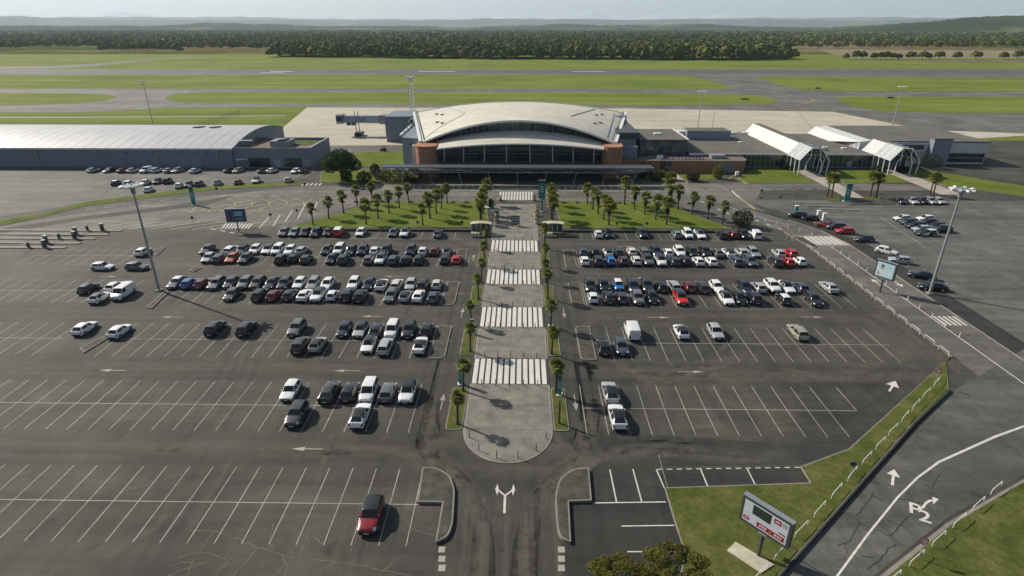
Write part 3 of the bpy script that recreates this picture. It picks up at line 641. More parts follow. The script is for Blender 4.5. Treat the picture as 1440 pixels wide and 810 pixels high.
for k,(px,py,paint,roof,kk) in enumerate(FARLOT):
    p = G(px,py,0.7); col_ = 'outer' if k % 2 == 0 else 'inner'; q = ORD[k//2]
    place_car(p.x, 139.5-(k//2)*2.75, R(94+random.uniform(-2,2)), CODE[kk], paint, roof, f"{car_word(CODE[kk],paint,roof)}, {q} from the wing lawn, {col_} line of the side lot", 'cars in the side lot', False)
for k,(px,paint,kk) in enumerate([(1266,'charcoal','h'),(1283,'silver','f'),(1297,'black','h'),(1309,'pale grey','e'),(1321,'silver','h')]):
    place_car(GX(px,155.5,0.7), 155.5, R(175), CODE[kk], paint, '', f"{car_word(CODE[kk],paint,'')}, {ORD[k]} from the white post, row below the wing lawn", 'cars in the side lot', False)
HANG_A = [(131.5,'silver','h',90),(154,'dark grey','n',90),(174,'red brown','h',90),(187,'silver','h',90),(206,'white','v',90),(219,'white','e',90),(238,'silver','h',90),(249,'silver','h',90),(275,'white','h',90),(322,'black','h',90),(334,'beige','h',90),(370,'dark grey','h',90),(382,'white','h',90),(416,'white','h',90),(428,'black','h',90)]
lx = -999
for k,(px,paint,kk,_) in enumerate(HANG_A):
    x = max(GX(px,188.5,0.7), lx+2.45); lx = x
    place_car(x, 188.5+random.uniform(-0.4,0.4), R(-14+180*(k % 3 == 1)), CODE[kk], paint, '', f"{car_word(CODE[kk],paint,'')}, {ORD[len(HANG_A)-1-k]} from the flat annex, row along the hangar", 'cars along the hangar', False)
HANG_B = [(163,256.5,'black','h','white'),(181,257,'white','e',''),(205,255.5,'cream','h',''),(221,254.5,'black','h',''),(235.5,254,'charcoal','s',''),(209,266,'white','h',''),(252,260.5,'white','h',''),(265,259,'dark grey','h',''),(280,258,'purple grey','s',''),(306,256.5,'silver','h','black'),(334.6,255.5,'red brown','h',''),(360,253.5,'white','s','black'),(405,252.5,'silver','h','')]
for k,(px,py,paint,kk,roof) in enumerate(HANG_B):
    p = G(px,py,0.7); place_car(p.x, p.y, R(12+180*(k % 4 == 3)), CODE[kk], paint, roof, f"{car_word(CODE[kk],paint,roof)}, {ORD[k]} from the far hangar end behind the grass strip", 'cars behind the grass strip', False)

# bay lines
def row_lines(side, n, x0, x1, mid=True):
    y0,y1 = ROWY[n]; ph = PHASE.get((side,n-1), 0.0)+1.25
    bays(y0, y1, x0, x1, ph, mid)
PHASE[('L',5)] = -20.25-1.25; PHASE[('R',5)] = 0.0
row_lines('L',1,-52,-13,False); row_lines('L',2,-64,-9.8); row_lines('L',3,-61.5,-10.0); row_lines('L',4,-62.5,-10.2); row_lines('L',5,-95,-12.5); row_lines('L',6,-95,-9.8)
row_lines('R',1,12,48,False); row_lines('R',2,9.6,58); row_lines('R',3,9.6,58); row_lines('R',4,9.2,54.5); row_lines('R',5,7.7,38.5); line(38.5,60.9,41.2,60.9,0.10,z=0.024); line(41.2,60.9,41.2,66.1)
for Y0,Y1,xa,xb in ((107.4,117.6,-100,-77),(89.9,100.1,-100,-68.5),(72.4,82.6,-100,-69)): bays(Y0,Y1,xa,xb,-20.0)
line(-52,124.0,-13,124.0,0.1); line(12,124.0,48,124.0,0.1)
# hangar lot and side lot bays
for k in range(12): line(-128+k*2.6,161.5-k*0.0+max(0,(k-3))*0.9,-127.2+k*2.6,166.5+max(0,(k-3))*0.9,0.12)
for k in range(12): line(-152+k*2.6,182.6,-151.4+k*2.6,187,0.12)
for k in range(9): line(88+k*0.1,141-k*2.75,93,141-k*2.75,0.12)
for k in range(7): line(78.5,121-k*3.3,75.4,118.8-k*3.3,0.12)
MB().ribbon([(88.6,142),(87.6,132),(86.2,120)],0.14,0.02).build('painted_line','bay_paint',car_park)
# resurfaced corner: bays by the grass wedge
def pl(pts, w=0.13, mat='white_paint', parent=None, z=0.026, name='painted_line'): return MB().ribbon(g2(pts), w, z).build(name, mat, parent or car_park)
for pts in ([(857.5,660.5),(867,706)],[(890,660),(902.5,706)],[(923,660.5),(934,686)],[(985,659.5),(995.5,685)],[(1050,658),(1062,682)],[(834,707.5),(936,706)],[(874,740),(948,739)],[(882,776),(957,776)]): pl(pts)
for k in range(15):
    x = 924+k*13.8; pl([(x,660.3-k*0.2),(x+7.5,660.2-k*0.2)],0.12)
pl([(926,640),(930,655),(967,784),(964,800)],0.05,'faded_paint')
# arrows painted on the aisles
def arrow(px, py, ang, L=3.6, mat='white_paint', parent=None, w=0.12, hw=0.42, hl=1.5, name='direction_arrow'):
    c = G(px,py); d = Vector((math.cos(ang),math.sin(ang),0)); n = Vector((-d.y,d.x,0))
    tip = c+d*L/2; bs = tip-d*hl; tail = c-d*L/2
    P = [tail+n*w, bs+n*w, bs+n*hw, tip, bs-n*hw, bs-n*w, tail-n*w]
    return MB().sheet([(p.x,p.y) for p in P],0.026).build(name, mat, parent or car_park)
ARW = dict(w=0.07,hw=0.33,mat='bay_paint')
for px,py,a in ((432,631.5,180),(487,521.5,180),(523,445,180),(242,446,180),(158,521,180),(305,391,180),(553,389,180),(972,523,0),(926,446.5,0),(1142,446,0),(896,391,0),(880,347,0),(1050,346.5,0),(622,565,90),(650,440,90),(666,362,92),(809,566,-90),(793,440,-90),(152,389,0)): arrow(px,py,R(a),**ARW)
arrow(1255,543,R(48),3.4,hw=0.75,hl=1.7)
c = G(710,702)                                            # two headed arrow at the entrance
MB().sheet([(c.x-0.12,c.y-1.9),(c.x+0.12,c.y-1.9),(c.x+0.12,c.y+0.6),(c.x-0.12,c.y+0.6)],0.026).build('direction_arrow','white_paint',car_park)
for s in (1,-1):
    MB().sheet([(c.x,c.y+0.35),(c.x+s*0.02,c.y+0.62),(c.x+s*0.66,c.y+1.30),(c.x+s*0.78,c.y+1.14)],0.030).build('direction_arrow','white_paint',car_park)
    MB().sheet([(c.x+s*1.02,c.y+1.35),(c.x+s*0.80,c.y+2.15),(c.x+s*0.66,c.y+1.30),(c.x+s*0.78,c.y+0.45)],0.034).build('direction_arrow','white_paint',car_park)
for x in (621.5,789.5):
    for y in (773,786,799):
        q = G(x,y); MB().sheet([(q.x-0.30,q.y-0.33),(q.x+0.30,q.y-0.33),(q.x+0.30,q.y+0.33),(q.x-0.30,q.y+0.33)],0.024).build('painted_square','faded_paint',car_park)
# pale sealed cracks on the car park and dark ones on the lower road
def crackle(pts, w, mat, parent, name, z=0.016):
    P = g2(pts); out = []
    for a,b in zip(P[:-1],P[1:]):
        n = max(2,int(math.hypot(b[0]-a[0],b[1]-a[1])/0.45))
        out += [(a[0]+(b[0]-a[0])*k/n+random.uniform(-.09,.09), a[1]+(b[1]-a[1])*k/n+random.uniform(-.09,.09)) for k in range(n)]
    out.append(P[-1]); MB().ribbon(out,[w*random.uniform(0.5,1.2) for _ in out],z).build(name, mat, parent)
for pts in ([(265,748),(300,746),(330,756),(362,770),(395,780),(425,786),(470,790),(520,798),(560,806),(585,812)],[(300,748),(292,758),(282,775),(270,792),(262,812)],[(250,783),(278,777),(295,778),(318,786)],[(362,770),(350,785),(335,800),(325,812)],[(425,786),(402,795),(385,812)],[(450,700),(436,735),(421,787)],[(518,762),(507,796)],[(492,776),(500,762),(506,740)],[(230,812),(262,800),(290,790)],[(556,730),(575,727),(592,717)],[(440,755),(452,765),(468,760)],[(574,742),(600,752),(612,753)],[(480,790),(478,812)],[(383,772),(380,755),(384,735)],[(300,812),(318,795),(340,787)],[(470,790),(455,800),(448,812)],[(338,770),(326,785),(310,800)],[(395,780),(405,796),(400,812)],[(540,802),(552,790),(570,780)],[(272,793),(255,790),(240,796)]):
    crackle(pts, 0.075, 'crack_seal', car_park, 'sealed_crack')
lower_road = struct('road_markings', MB().ribbon(g2([(1480,585),(1400,614),(1320,650),(1290,672),(1262,700),(1220,752),(1176,812),(1130,880)]), [0.20,0.30,0.24,0.20,0.18,0.18,0.18,0.18], 0.03), 'white_paint')
for pts in ([(1178,768),(1196,760),(1208,736),(1200,724),(1186,722)],[(1204,727),(1225,700),(1228,692)],[(1225,696),(1242,705)],[(1206,735),(1240,748),(1276,772)],[(1246,730),(1278,745)],[(1250,755),(1285,720),(1292,706)],[(1262,700),(1300,708),(1318,730)],[(1222,800),(1238,786),(1252,770),(1260,765)],[(1300,680),(1312,688),(1316,672),(1322,668)],[(1268,662),(1300,674),(1310,680)],[(1125,788),(1168,812)],[(1212,782),(1230,785)]):
    crackle(pts, 0.13, 'crack_dark', lower_road, 'road_crack', 0.024)
arrow(1256,671,R(57),2.9,parent=lower_road,hw=0.62,hl=1.2,w=0.13)
def ground_text(txt, p, ang, size, mat, parent, sx=1.0, name='painted_letter', z=0.035):
    x = 0
    for ch in txt:
        cu = bpy.data.curves.new('t','FONT'); cu.body = ch; cu.size = size; cu.offset = 0.03
        ob = bpy.data.objects.new('t',cu); COL.objects.link(ob); dg = bpy.context.evaluated_depsgraph_get()
        me = bpy.data.meshes.new_from_object(ob.evaluated_get(dg)); w = max([v.co.x for v in me.vertices] or [0.3])
        bpy.data.objects.remove(ob)
        if len(me.vertices) == 0: x += size*0.4; continue
        me.materials.clear(); me.materials.append(M[mat]); o = bpy.data.objects.new(name, me); COL.objects.link(o); o.parent = parent
        o.rotation_euler = (0,0,ang); o.scale = (sx,1,1); o.location = (p[0]+math.cos(ang)*x, p[1]+math.sin(ang)*x, z); x += (w+size*0.12)*sx
tp = G(1277,720)
ground_text('P', (tp.x,tp.y), R(-28), 2.3, 'white_paint', lower_road); tp = G(1291,731); ground_text('2', (tp.x,tp.y), R(-28), 2.3, 'white_paint', lower_road)
MB().ribbon(g2([(1297,715),(1302,708),(1307,704.5),(1313,704)]),0.22,0.041).build('direction_arrow','white_paint',lower_road)
MB().sheet(g2([(1311,699),(1320,702.5),(1312,710)]),0.045).build('direction_arrow','white_paint',lower_road)

def film(name, c, k):
    m, nt, b = new_mat(name); v = coord(nt, 'world'); a_ = nd(nt, 'ShaderNodeAttribute'); a_.attribute_name = 'fade'
    b.inputs['Base Color'].default_value = (*c,1); b.inputs['Roughness'].default_value = 0.85
    nz = ramp(nt, noise(nt, v, 0.9, 5, 0.7), [(0.30, 0.15), (0.65, 1.0)]); fz = mixc(nt, nz, a_.outputs['Color'], 1.0, 'MULTIPLY'); fz = mixc(nt, fz, (k,k,k), 1.0, 'MULTIPLY')
    tb = nd(nt, 'ShaderNodeBsdfTransparent'); mx = nd(nt, 'ShaderNodeMixShader'); nt.links.new(fz, mx.inputs[0]); nt.links.new(tb.outputs[0], mx.inputs[1]); nt.links.new(b.outputs[0], mx.inputs[2])
    nt.links.new(mx.outputs[0], nt.nodes['Material Output'].inputs['Surface']); M[name] = m
film('tyre_film', (0.024,0.023,0.019), 0.15); film('dust_film', (0.140,0.130,0.106), 0.55)
FILM_Z = [0.0140]
def wear(P, w, mat, name):
    FILM_Z[0] += 0.00006
    P = [Vector((p[0],p[1],0)) for p in P]; Q = []
    for i in range(len(P)-1):                              # smooth the path
        p0,p1,p2,p3 = P[max(i-1,0)],P[i],P[i+1],P[min(i+2,len(P)-1)]
        for k in range(6):
            t = k/6; Q.append(0.5*((2*p1)+(p2-p0)*t+(2*p0-5*p1+4*p2-p3)*t*t+(3*p1-p0-3*p2+p3)*t**3))
    Q.append(P[-1]); prof = [(-1,0),(-0.5,0.8),(0,1),(0.5,0.8),(1,0)]; vs = []; cs = []; n = len(Q)
    for i,q in enumerate(Q):
        d = (Q[min(i+1,n-1)]-Q[max(i-1,0)]).normalized(); nr = Vector((-d.y,d.x,0)); e = min(1,i/(n*0.12),(n-1-i)/(n*0.12))
        for a_,f_ in prof: vs.append(tuple(q+nr*a_*w/2+Vector((0,0,FILM_Z[0])))); cs.append(f_*e)
    mb = MB().add(vs,[(i*5+k,i*5+k+1,(i+1)*5+k+1,(i+1)*5+k)[::-1] for i in range(n-1) for k in range(4)]); o = mb.build(name, mat, car_park)
    at = o.data.color_attributes.new('fade','FLOAT_COLOR','POINT'); at.data.foreach_set('color', np.repeat(np.array(cs,dtype=np.float32),4))
def tracks(P, mat='tyre_film', gap=0.8, w=0.95):
    for s_ in (-1,1):
        Q = [Vector((p[0],p[1])) for p in P]; O = []
        for i,q in enumerate(Q):
            d = (Q[min(i+1,len(Q)-1)]-Q[max(i-1,0)]).normalized(); O.append((q.x-d.y*gap*s_, q.y+d.x*gap*s_))
        wear(O, w, mat, 'tyre_track')
for y in (52.6,69.2,86.2,103.7,120.7):                     # the aisles, driven both ways
    for x0,x1 in ((-92,-12),(9,56 if y > 60 else 30)):
        for dy in (-1.2,1.1): tracks([(x0+random.uniform(0,12),y+dy+random.uniform(-.4,.4)),((x0+x1)/2,y+dy+random.uniform(-.6,.6)),(x1-random.uniform(0,8),y+dy+random.uniform(-.4,.4))])
        wear([(x0,y+random.uniform(-1,1)),((x0*2+x1)/3,y+random.uniform(-1,1)),((x0+2*x1)/3,y+random.uniform(-1,1)),(x1,y)], 3.2, 'dust_film', 'dust_streak')
for x in (-10.6,-12.2,6.9,8.4): tracks([(x,53),(x+random.uniform(-.4,.4),75),(x,98),(x+random.uniform(-.4,.4),122)])
for s_ in (-1,1):                                          # turning in from the entrance round the walkway end
    c0 = -1.4
    for r_ in (0,0.9,-0.8): tracks([(c0+s_*1.8,30),(c0+s_*(1.9+r_*0.3),40),(c0+s_*(3.4+r_),46.5),(c0+s_*(7.6+r_),52.5),(c0+s_*(9.9+r_*0.6),60),(c0+s_*(10.1+r_*0.6),72)])
    wear([(c0+s_*2.0,30),(c0+s_*2.2,41),(c0+s_*4.6,47.5),(c0+s_*8.6,53.5),(c0+s_*10.4,63)], 3.0, 'dust_film', 'dust_streak')
    wear([(c0+s_*4.2,47),(c0+s_*7.2,50.2),(c0+s_*12,52.4),(c0+s_*20,52.6)], 2.2, 'dust_film', 'dust_streak')
for x in (-5.0,-3.6,-1.3,0.6,2.0,3.2): wear([(x,28),(x+random.uniform(-.3,.3),38),(x+random.uniform(-.3,.3),47)], 0.7, 'dust_film' if random.random() < 0.6 else 'tyre_film', 'dust_streak')
for pts,w in (([(120,800),(180,765),(225,735),(250,700),(290,668)],1.6),([(150,700),(215,679),(260,665)],0.8),([(590,640),(612,625),(640,615),(650,600)],3.0),([(985,520),(1030,540),(1075,580),(1100,610)],4.0),([(880,520),(940,535),(1000,515),(1050,500)],3.0),([(1000,560),(1060,572),(1130,590)],3.5),([(850,500),(900,530),(930,560)],2.2),([(1100,520),(1180,530),(1250,500)],2.5),([(1200,440),(1260,475),(1300,500)],3.0),([(930,500),(960,520),(1010,500),(1030,460)],1.0),([(330,640),(300,690),(260,760)],1.0),([(470,600),(455,650),(440,700)],0.9)): wear(g2(pts), w, 'dust_film', 'dust_streak')
for pts in ([(300,640),(255,720),(200,800)],[(560,640),(520,690),(500,760),(490,810)],[(340,470),(300,560),(230,640)],[(370,470),(340,540),(290,620)],[(850,640),(900,625),(1000,632),(1120,640)],[(1040,470),(1000,500),(940,525),(900,520)],[(880,640),(1000,610),(1150,600),(1220,560),(1290,505)],[(640,790),(600,640),(540,630),(300,632)]): tracks(g2(pts))

# the walkway with its raised crossings, bollards and planted strips
EX0, EX1 = -6.65, 3.85
walk = tag(MB().prism([(EX0,56.5)]+[((EX0+EX1)/2-math.cos(math.pi*k/16)*(EX1-EX0)/2, 56.5-math.sin(math.pi*k/16)*5.9) for k in range(1,16)]+[(EX1,56.5),(EX1,152.5),(EX0,152.5)],0.0,0.055).build('walkway','kerb_concrete'), kind='structure')
CROSS = [(66.0,72.6),(82.2,89.5),(99.0,106.3),(116.2,123.4)]
spans = [(51.2,66.0),(72.6,82.2),(89.5,99.0),(106.3,116.2),(123.4,152.5)]
for si,(a,b) in enumerate(spans):
    if si == 0:                                           # round end: slabs shaped to the curve
        cx_ = (EX0+EX1)/2
        for s in (-1,1):
            arc = [(cx_+s*math.sin(math.pi/2*k/8)*4.95, 56.5-math.cos(math.pi/2*k/8)*5.55) for k in range(9)]
            MB().prism([(cx_+s*0.012,56.48)]+[(cx_+s*0.012,arc[0][1])]+arc[1:-1]+[(cx_+s*4.95,56.48)],0.05,0.072).build('paving_slab','paving',walk)
        a = 56.5
    n = max(1,round((b-a)/4.8)); h = (b-a)/n
    for i in range(n):
        for s in range(2):
            x0 = EX0+0.3+s*(EX1-EX0-0.6)/2; x1 = x0+(EX1-EX0-0.6)/2
            MB().box(x0+0.012,x1-0.012,a+i*h+0.012,a+(i+1)*h-0.012,0.05,0.070+random.uniform(0,0.004)).build('paving_slab','paving',walk)
for (a,b) in CROSS:
    MB().box(EX0+0.02,EX1-0.02,a,b,0.05,0.064).build('crossing_bed','dark_asphalt',walk)
    for k in range(12):
        x0 = EX0+0.25+k*0.845; MB().box(x0,x0+0.60,a+0.12,b-0.12,0.06,0.0745).build('crossing_stripe','crossing_paint',walk)
for k in range(12):
    x0 = EX0+0.45+k*0.80; MB().box(x0,x0+0.50,157.0,165.6,0.004,0.022).build('crossing_stripe','crossing_paint',walk)
for y in (159.2,161.6): MB().box(EX0+0.4,EX1-0.2,y-0.06,y+0.06,0.02,0.026).build('crossing_joint','road_asphalt',walk)
for s,(x0,x1) in (('L',(-8.75,-6.75)),('R',(3.95,5.75))):
    for (a,b) in ((56.3,65.2),(73.4,81.6),(90.2,98.4),(107.0,115.6)):
        lawn(rounded([(x0,a),(x1,a),(x1,b),(x0,b)],0.4,3),0.1,'verge_grass',0.12)

# kerbed islands at the row ends
def island(poly, h=0.15, top='island_top', kmat='kerb_concrete', k=0.16):
    a = sum(poly[i][0]*poly[(i+1) % len(poly)][1]-poly[(i+1) % len(poly)][0]*poly[i][1] for i in range(len(poly)))
    if a < 0: poly = poly[::-1]
    o = struct('traffic_island', MB().prism(inset(poly,k),0.0,h+0.008), top); MB().prism(poly,0.0,h).build('kerb',kmat,o); return o
def end_island(px, Y0, Y1, side):
    x = GX(px,(Y0+Y1)/2); w = 1.15
    island(rounded([(x-w,Y0),(x+w,Y0),(x+w,Y1),(x-w,Y1)],[0,1.0,0.9,0] if side == 'L' else [0.9,0,0,0.9],4),0.14)
end_island(648,107.4,117.6,'L'); end_island(634,89.9,100.1,'L'); end_island(620,72.4,82.6,'L')
end_island(801,107.4,117.6,'R'); end_island(810,89.9,100.1,'R'); end_island(823,72.4,82.6,'R')
island(rounded(g2([(587,709),(594,660),(612,660),(632,670),(640,690),(637,740),(630,758),(612,766),(622,709.5)]),[0,0.3,0.8,0.9,0.8,0.8,0.6,0.2,0],4),0.32)
island(rounded(g2([(832,707),(828,660),(806,662),(787,675),(780,700),(783,745),(788,760),(803,766),(800,708)]),[0,0.2,0.9,0.9,0.8,0.8,0.6,0.2,0],4),0.32)
island(g2([(206,433),(230,411),(238,411),(214,434)]),0.16); island(g2([(112,490),(150,472),(158,473),(118,497)]),0.16); island(g2([(266,381),(276,375),(284,377),(272,383)]),0.16)
island(g2([(214,357),(228,347),(234,348),(220,360)]),0.14)
for pts in ([(1062,326),(1090,329),(1108,331),(1106,339),(1085,338),(1066,334)],[(1112,332),(1130,334),(1131,340),(1114,340)],[(1128,334),(1150,346),(1146,350),(1128,341)]): island(g2(pts),0.12)
lowk = struct('kerb', MB().prism([(-52,129.25),(-10.2,129.25),(-10.2,129.9),(-52,129.9)],0,0.5),'island_top'); struct('kerb', MB().prism([(9.0,129.25),(49,129.25),(49,129.9),(9.0,129.9)],0,0.5),'island_top')

# road paint around the drop off road
def plist(lst, w, mat, parent=car_park):
    for pts in lst: pl(pts, w, mat, parent)
plist([[(120+k*30,322.5),(190+k*30,312.5)] for k in range(7)], 0.16, 'white_paint')
plist([[(364,321),(378,306)],[(384,318),(394,302)],[(401,312),(411,296)],[(418,309),(430,286)],[(440,300),(446,284)]], 0.22, 'white_paint')
for k in range(9): pl([(312+k*4.6,321.5),(318+k*4.6,314.5)],0.35,'white_paint')
plist([[(296+k*13.5,321.5+k*2.6),(303+k*13.5,323+k*2.6)] for k in range(4)],0.3,'white_paint')
for k in range(5):                                        # yellow bus bays
    x = 260+k*24; dx = k*0.0
    plist([[(x,295),(x+8,298),(x+60,288),(x+84,283)],[(x+8,298),(x+16,291)],[(x+60,280),(x+72,283.5),(x+84,280)],[(x+72,283.5),(x+70,289)]],0.2,'yellow_paint')
plist([[(310,281),(440,281)]],0.14,'yellow_paint')
plist([[(120+k*26,276-k*0.0+ (0 if k > 5 else (6-k)*3.2)),(134+k*26,276+(0 if k > 5 else (5.5-k)*3.2))] for k in range(11)],0.16,'white_paint')
plist([[(424+k*6,261),(428+k*6,258)] for k in range(5)],0.5,'white_paint')
plist([[(1029,268),(1036,275),(1040,278)]],0.45,'white_paint'); plist([[(1040,278),(1052,287),(1062,295)]],0.5,'yellow_paint')
plist([[(1024,252),(1034,245)],[(1022,250),(1050,258)],[(1034,251),(1052,259)],[(1030,258.5),(1050,258.5)]],0.2,'yellow_paint')
plist([[(940+k*19,266.5),(951+k*19,266.5)] for k in range(12)],0.15,'white_paint')
plist([[(985+k*12,283+k*5.4),(990+k*12,285+k*5.4)] for k in range(5)],0.4,'white_paint')
plist([[(1062+k*16,309.5+k*5.6),(1067+k*16,311.5+k*5.6)] for k in range(3)],0.4,'white_paint')
plist([[(1016+k*9,288+k*3.0),(1025+k*9,291+k*3.0)] for k in range(8)],0.16,'white_paint')
acc_line = [(66.35,62),(66.35,118),(65.9,124.5)]
MB().ribbon(acc_line,0.16,0.03).build('painted_line','white_paint',car_park)
crossing = struct('crossing_table', MB().prism([(60.4,121.2),(71.0,121.2),(70.0,127.6),(59.6,127.6)],0.0,0.05),'path_concrete')
for k in range(8):
    x0 = 61.3+k*1.1; MB().sheet([(x0,122.0),(x0+0.55,122.0),(x0+0.15,126.8),(x0-0.4,126.8)],0.056).build('crossing_stripe','crossing_paint',crossing)
arrow(1232,397,R(90),3.2,hw=0.6,hl=1.3); arrow(1263,399,R(-90),3.2,hw=0.6,hl=1.3)
for k in range(5): MB().sheet([(66.8+k*0.8,84),(67.2+k*0.8,84),(67.2+k*0.8,87.2),(66.8+k*0.8,87.2)],0.03).build('crossing_stripe','crossing_paint',car_park)

# ------------------------------------------------------------------ terminal building
def arcz(u, z0, z1): return z0+(z1-z0)*(1-(2*u-1)**2)
TB = thing('terminal_building', 'arched white roofed terminal building with glass front and brick ends', 'building', (-1.0,186,0))
def W_(mb, name, mat, parent=TB, smooth=0.0):              # built in world metres, parented to a building
    base = parent
    while base.parent is not None: base = base.parent
    l = base.location; mb.v = [(x-l.x,y-l.y,z-l.z) for x,y,z in mb.v]
    return mb.build(name, mat, parent, smooth)
def shell(front, back, thick, n=40, m=10, bow=0.0):         # roof between two arches: (x0,x1,y,zend,zpeak)
    mb = MB(); top = []
    for j in range(m+1):
        t = j/m; row = []
        for i in range(n+1):
            u = i/n; x = (front[0]+(front[1]-front[0])*u)*(1-t)+(back[0]+(back[1]-back[0])*u)*t
            z = arcz(u,front[3],front[4])*(1-t)+arcz(u,back[3],back[4])*t+bow*math.sin(math.pi*t)
            y = front[2]*(1-t)+back[2]*t - (front[5] if len(front) > 5 else 0)*(1-t)*(1-(2*u-1)**2)
            row.append((x,y,z))
        top.append(row)
    k = n+1; vs = [p for r in top for p in r]; nn = len(vs); vs += [(x,y,z-thick) for x,y,z in vs]
    fs = [(j*k+i,j*k+i+1,(j+1)*k+i+1,(j+1)*k+i) for j in range(m) for i in range(n)]
    fs += [tuple(nn+q for q in f[::-1]) for f in fs]
    fs += [(i+1,i,nn+i,nn+i+1) for i in range(n)]+[(m*k+i,m*k+i+1,nn+m*k+i+1,nn+m*k+i) for i in range(n)]
    fs += [(j*k,(j+1)*k,nn+(j+1)*k,nn+j*k) for j in range(m)]+[((j+1)*k+n,j*k+n,nn+j*k+n,nn+(j+1)*k+n) for j in range(m)]
    return mb.add(vs,fs)
UF, UB = (-31.3,28.8,188.5,9.9,16.7), (-41.2,39.2,235,12.7,16.9)
LF, LB = (-26.0,25.0,182.0,9.1,10.9,1.0), (-28.5,26.6,191.2,9.5,13.2)
upper = W_(shell(UF,UB,0.5), 'upper_roof', 'roof_membrane', smooth=35)
lower = W_(shell(LF,LB,0.35), 'lower_roof', 'roof_membrane', smooth=35)
def arch_beam(F, dz, dy, w, h, n=40, f=0.0):
    mb = MB(); bowf = F[5] if len(F) > 5 else 0
    P = [(F[0]+(F[1]-F[0])*i/n, F[2]+dy-bowf*(1-(2*i/n-1)**2), arcz(i/n,F[3],F[4])+dz) for i in range(n+1)]
    for a,b in zip(P[:-1],P[1:]): mb.bar(a,b,w,h)
    return mb
W_(arch_beam(UF,-0.28,-0.22,0.28,0.55), 'roof_fascia', 'white_metal', upper); W_(arch_beam(LF,-0.20,-0.16,0.22,0.42), 'roof_fascia', 'white_metal', lower)
W_(arch_beam(UB,0.05,0.1,0.3,0.4), 'roof_fascia', 'white_metal', upper)
for s in (0,1):                                            # side beams of the upper roof
    a = (UF[s],UF[2],UF[3]+0.1); b = (UB[s],UB[2],UB[3]+0.1); dx = -0.55 if s == 0 else 0.55
    W_(MB().bar((a[0]+dx,a[1]-0.6,a[2]),(b[0]+dx,b[1]+0.6,b[2]),0.9,0.6), 'side_beam', 'white_metal', upper)
    W_(MB().bar((a[0]-dx*0.9,a[1]+0.4,a[2]+0.5),(b[0]-dx*0.9,b[1],b[2]+0.5),0.25,0.12), 'gutter', 'dark_steel', upper)
    for k,(u,t) in enumerate(((0.10,0.75),(0.125,0.68),(0.095,0.42),(0.118,0.34))):
        uu = u if s == 0 else 1-u
        x = (UF[0]+(UF[1]-UF[0])*uu)*(1-t)+(UB[0]+(UB[1]-UB[0])*uu)*t; y = UF[2]*(1-t)+UB[2]*t; z = arcz(uu,UF[3],UF[4])*(1-t)+arcz(uu,UB[3],UB[4])*t
        W_(MB().box(x-0.55,x+0.55,y-0.4,y+0.4,z-0.2,z+0.32), 'roof_vent', 'dark_steel', upper)
def seam(pts, w, mat='steel'):
    mb = MB(); P = []
    for (u0,t0),(u1,t1) in zip(pts[:-1],pts[1:]):
        for k in range(9):
            u = u0+(u1-u0)*k/8; t = t0+(t1-t0)*k/8
            P.append(((UF[0]+(UF[1]-UF[0])*u)*(1-t)+(UB[0]+(UB[1]-UB[0])*u)*t, UF[2]*(1-t)+UB[2]*t, arcz(u,UF[3],UF[4])*(1-t)+arcz(u,UB[3],UB[4])*t+0.05))
    for a,b in zip(P[:-1],P[1:]):
        if (Vector(a)-Vector(b)).length > 0.01: mb.bar(a,b,w,0.12)
    W_(mb,'roof_seam',mat,upper)
seam([(0.76,0.42),(0.86,0.93)],0.4,'dark_steel'); seam([(0.16,0.96),(0.235,0.55),(0.20,0.42),(0.02,0.06)],0.16); seam([(0.96,0.05),(0.955,0.9)],0.2)
# clerestory panes between the two roofs
NP = 30
for i in range(NP):
    u0,u1 = 0.045+0.91*i/NP, 0.045+0.91*(i+1)/NP; q = []
    def xx(u): return UF[0]+(UF[1]-UF[0])*u
    def zb(u): 
        uu = min(1,max(0,(xx(u)-LB[0])/(LB[1]-LB[0]))); return arcz(uu,LB[3],LB[4])-0.15
    g = 0.06
    W_(MB().add([(xx(u0)+g,191.0,zb(u0)),(xx(u1)-g,191.0,zb(u1)),(xx(u1)-g,190.4,arcz(u1,UF[3],UF[4])-0.5),(xx(u0)+g,190.4,arcz(u0,UF[3],UF[4])-0.5)],[(0,1,2,3)]), 'clerestory_pane', 'green_glass' if 9 < i < 20 else 'dark_glass')
    W_(MB().bar((xx(u0),190.9,zb(u0)),(xx(u0),190.3,arcz(u0,UF[3],UF[4])-0.4),0.10,0.10), 'clerestory_mullion', 'steel')
# brick ends with rounded fronts
def pill(x0,x1,y0,y1,r,right=False):
    P = [(x1,y1),(x0,y1),(x0,y0+r)]+[(x0+r-r*math.cos(math.pi/2*k/8), y0+r-r*math.sin(math.pi/2*k/8)) for k in range(1,9)]
    P += [(x1-r+r*math.sin(math.pi/2*k/8), y0+r-r*math.cos(math.pi/2*k/8)) for k in range(1,9)]; return P
for x0,x1 in ((-32.8,-26.2),(24.9,31.0)):
    bw = W_(MB().prism(pill(x0,x1,181.5,196,3.0),0,9.6), 'brick_end_wall', 'brick_wall', smooth=40)
    cp_ = W_(MB().prism(pill(x0-0.08,x1+0.08,181.42,196.1,3.05),9.6,9.70), 'coping', 'brick_wall', bw, smooth=40)
    for z in (1.6,3.2,4.8,6.4,8.0): W_(MB().prism(pill(x0-0.02,x1+0.02,181.48,196,3.02),z,z+0.05), 'brick_course', 'path_concrete', bw, smooth=40)
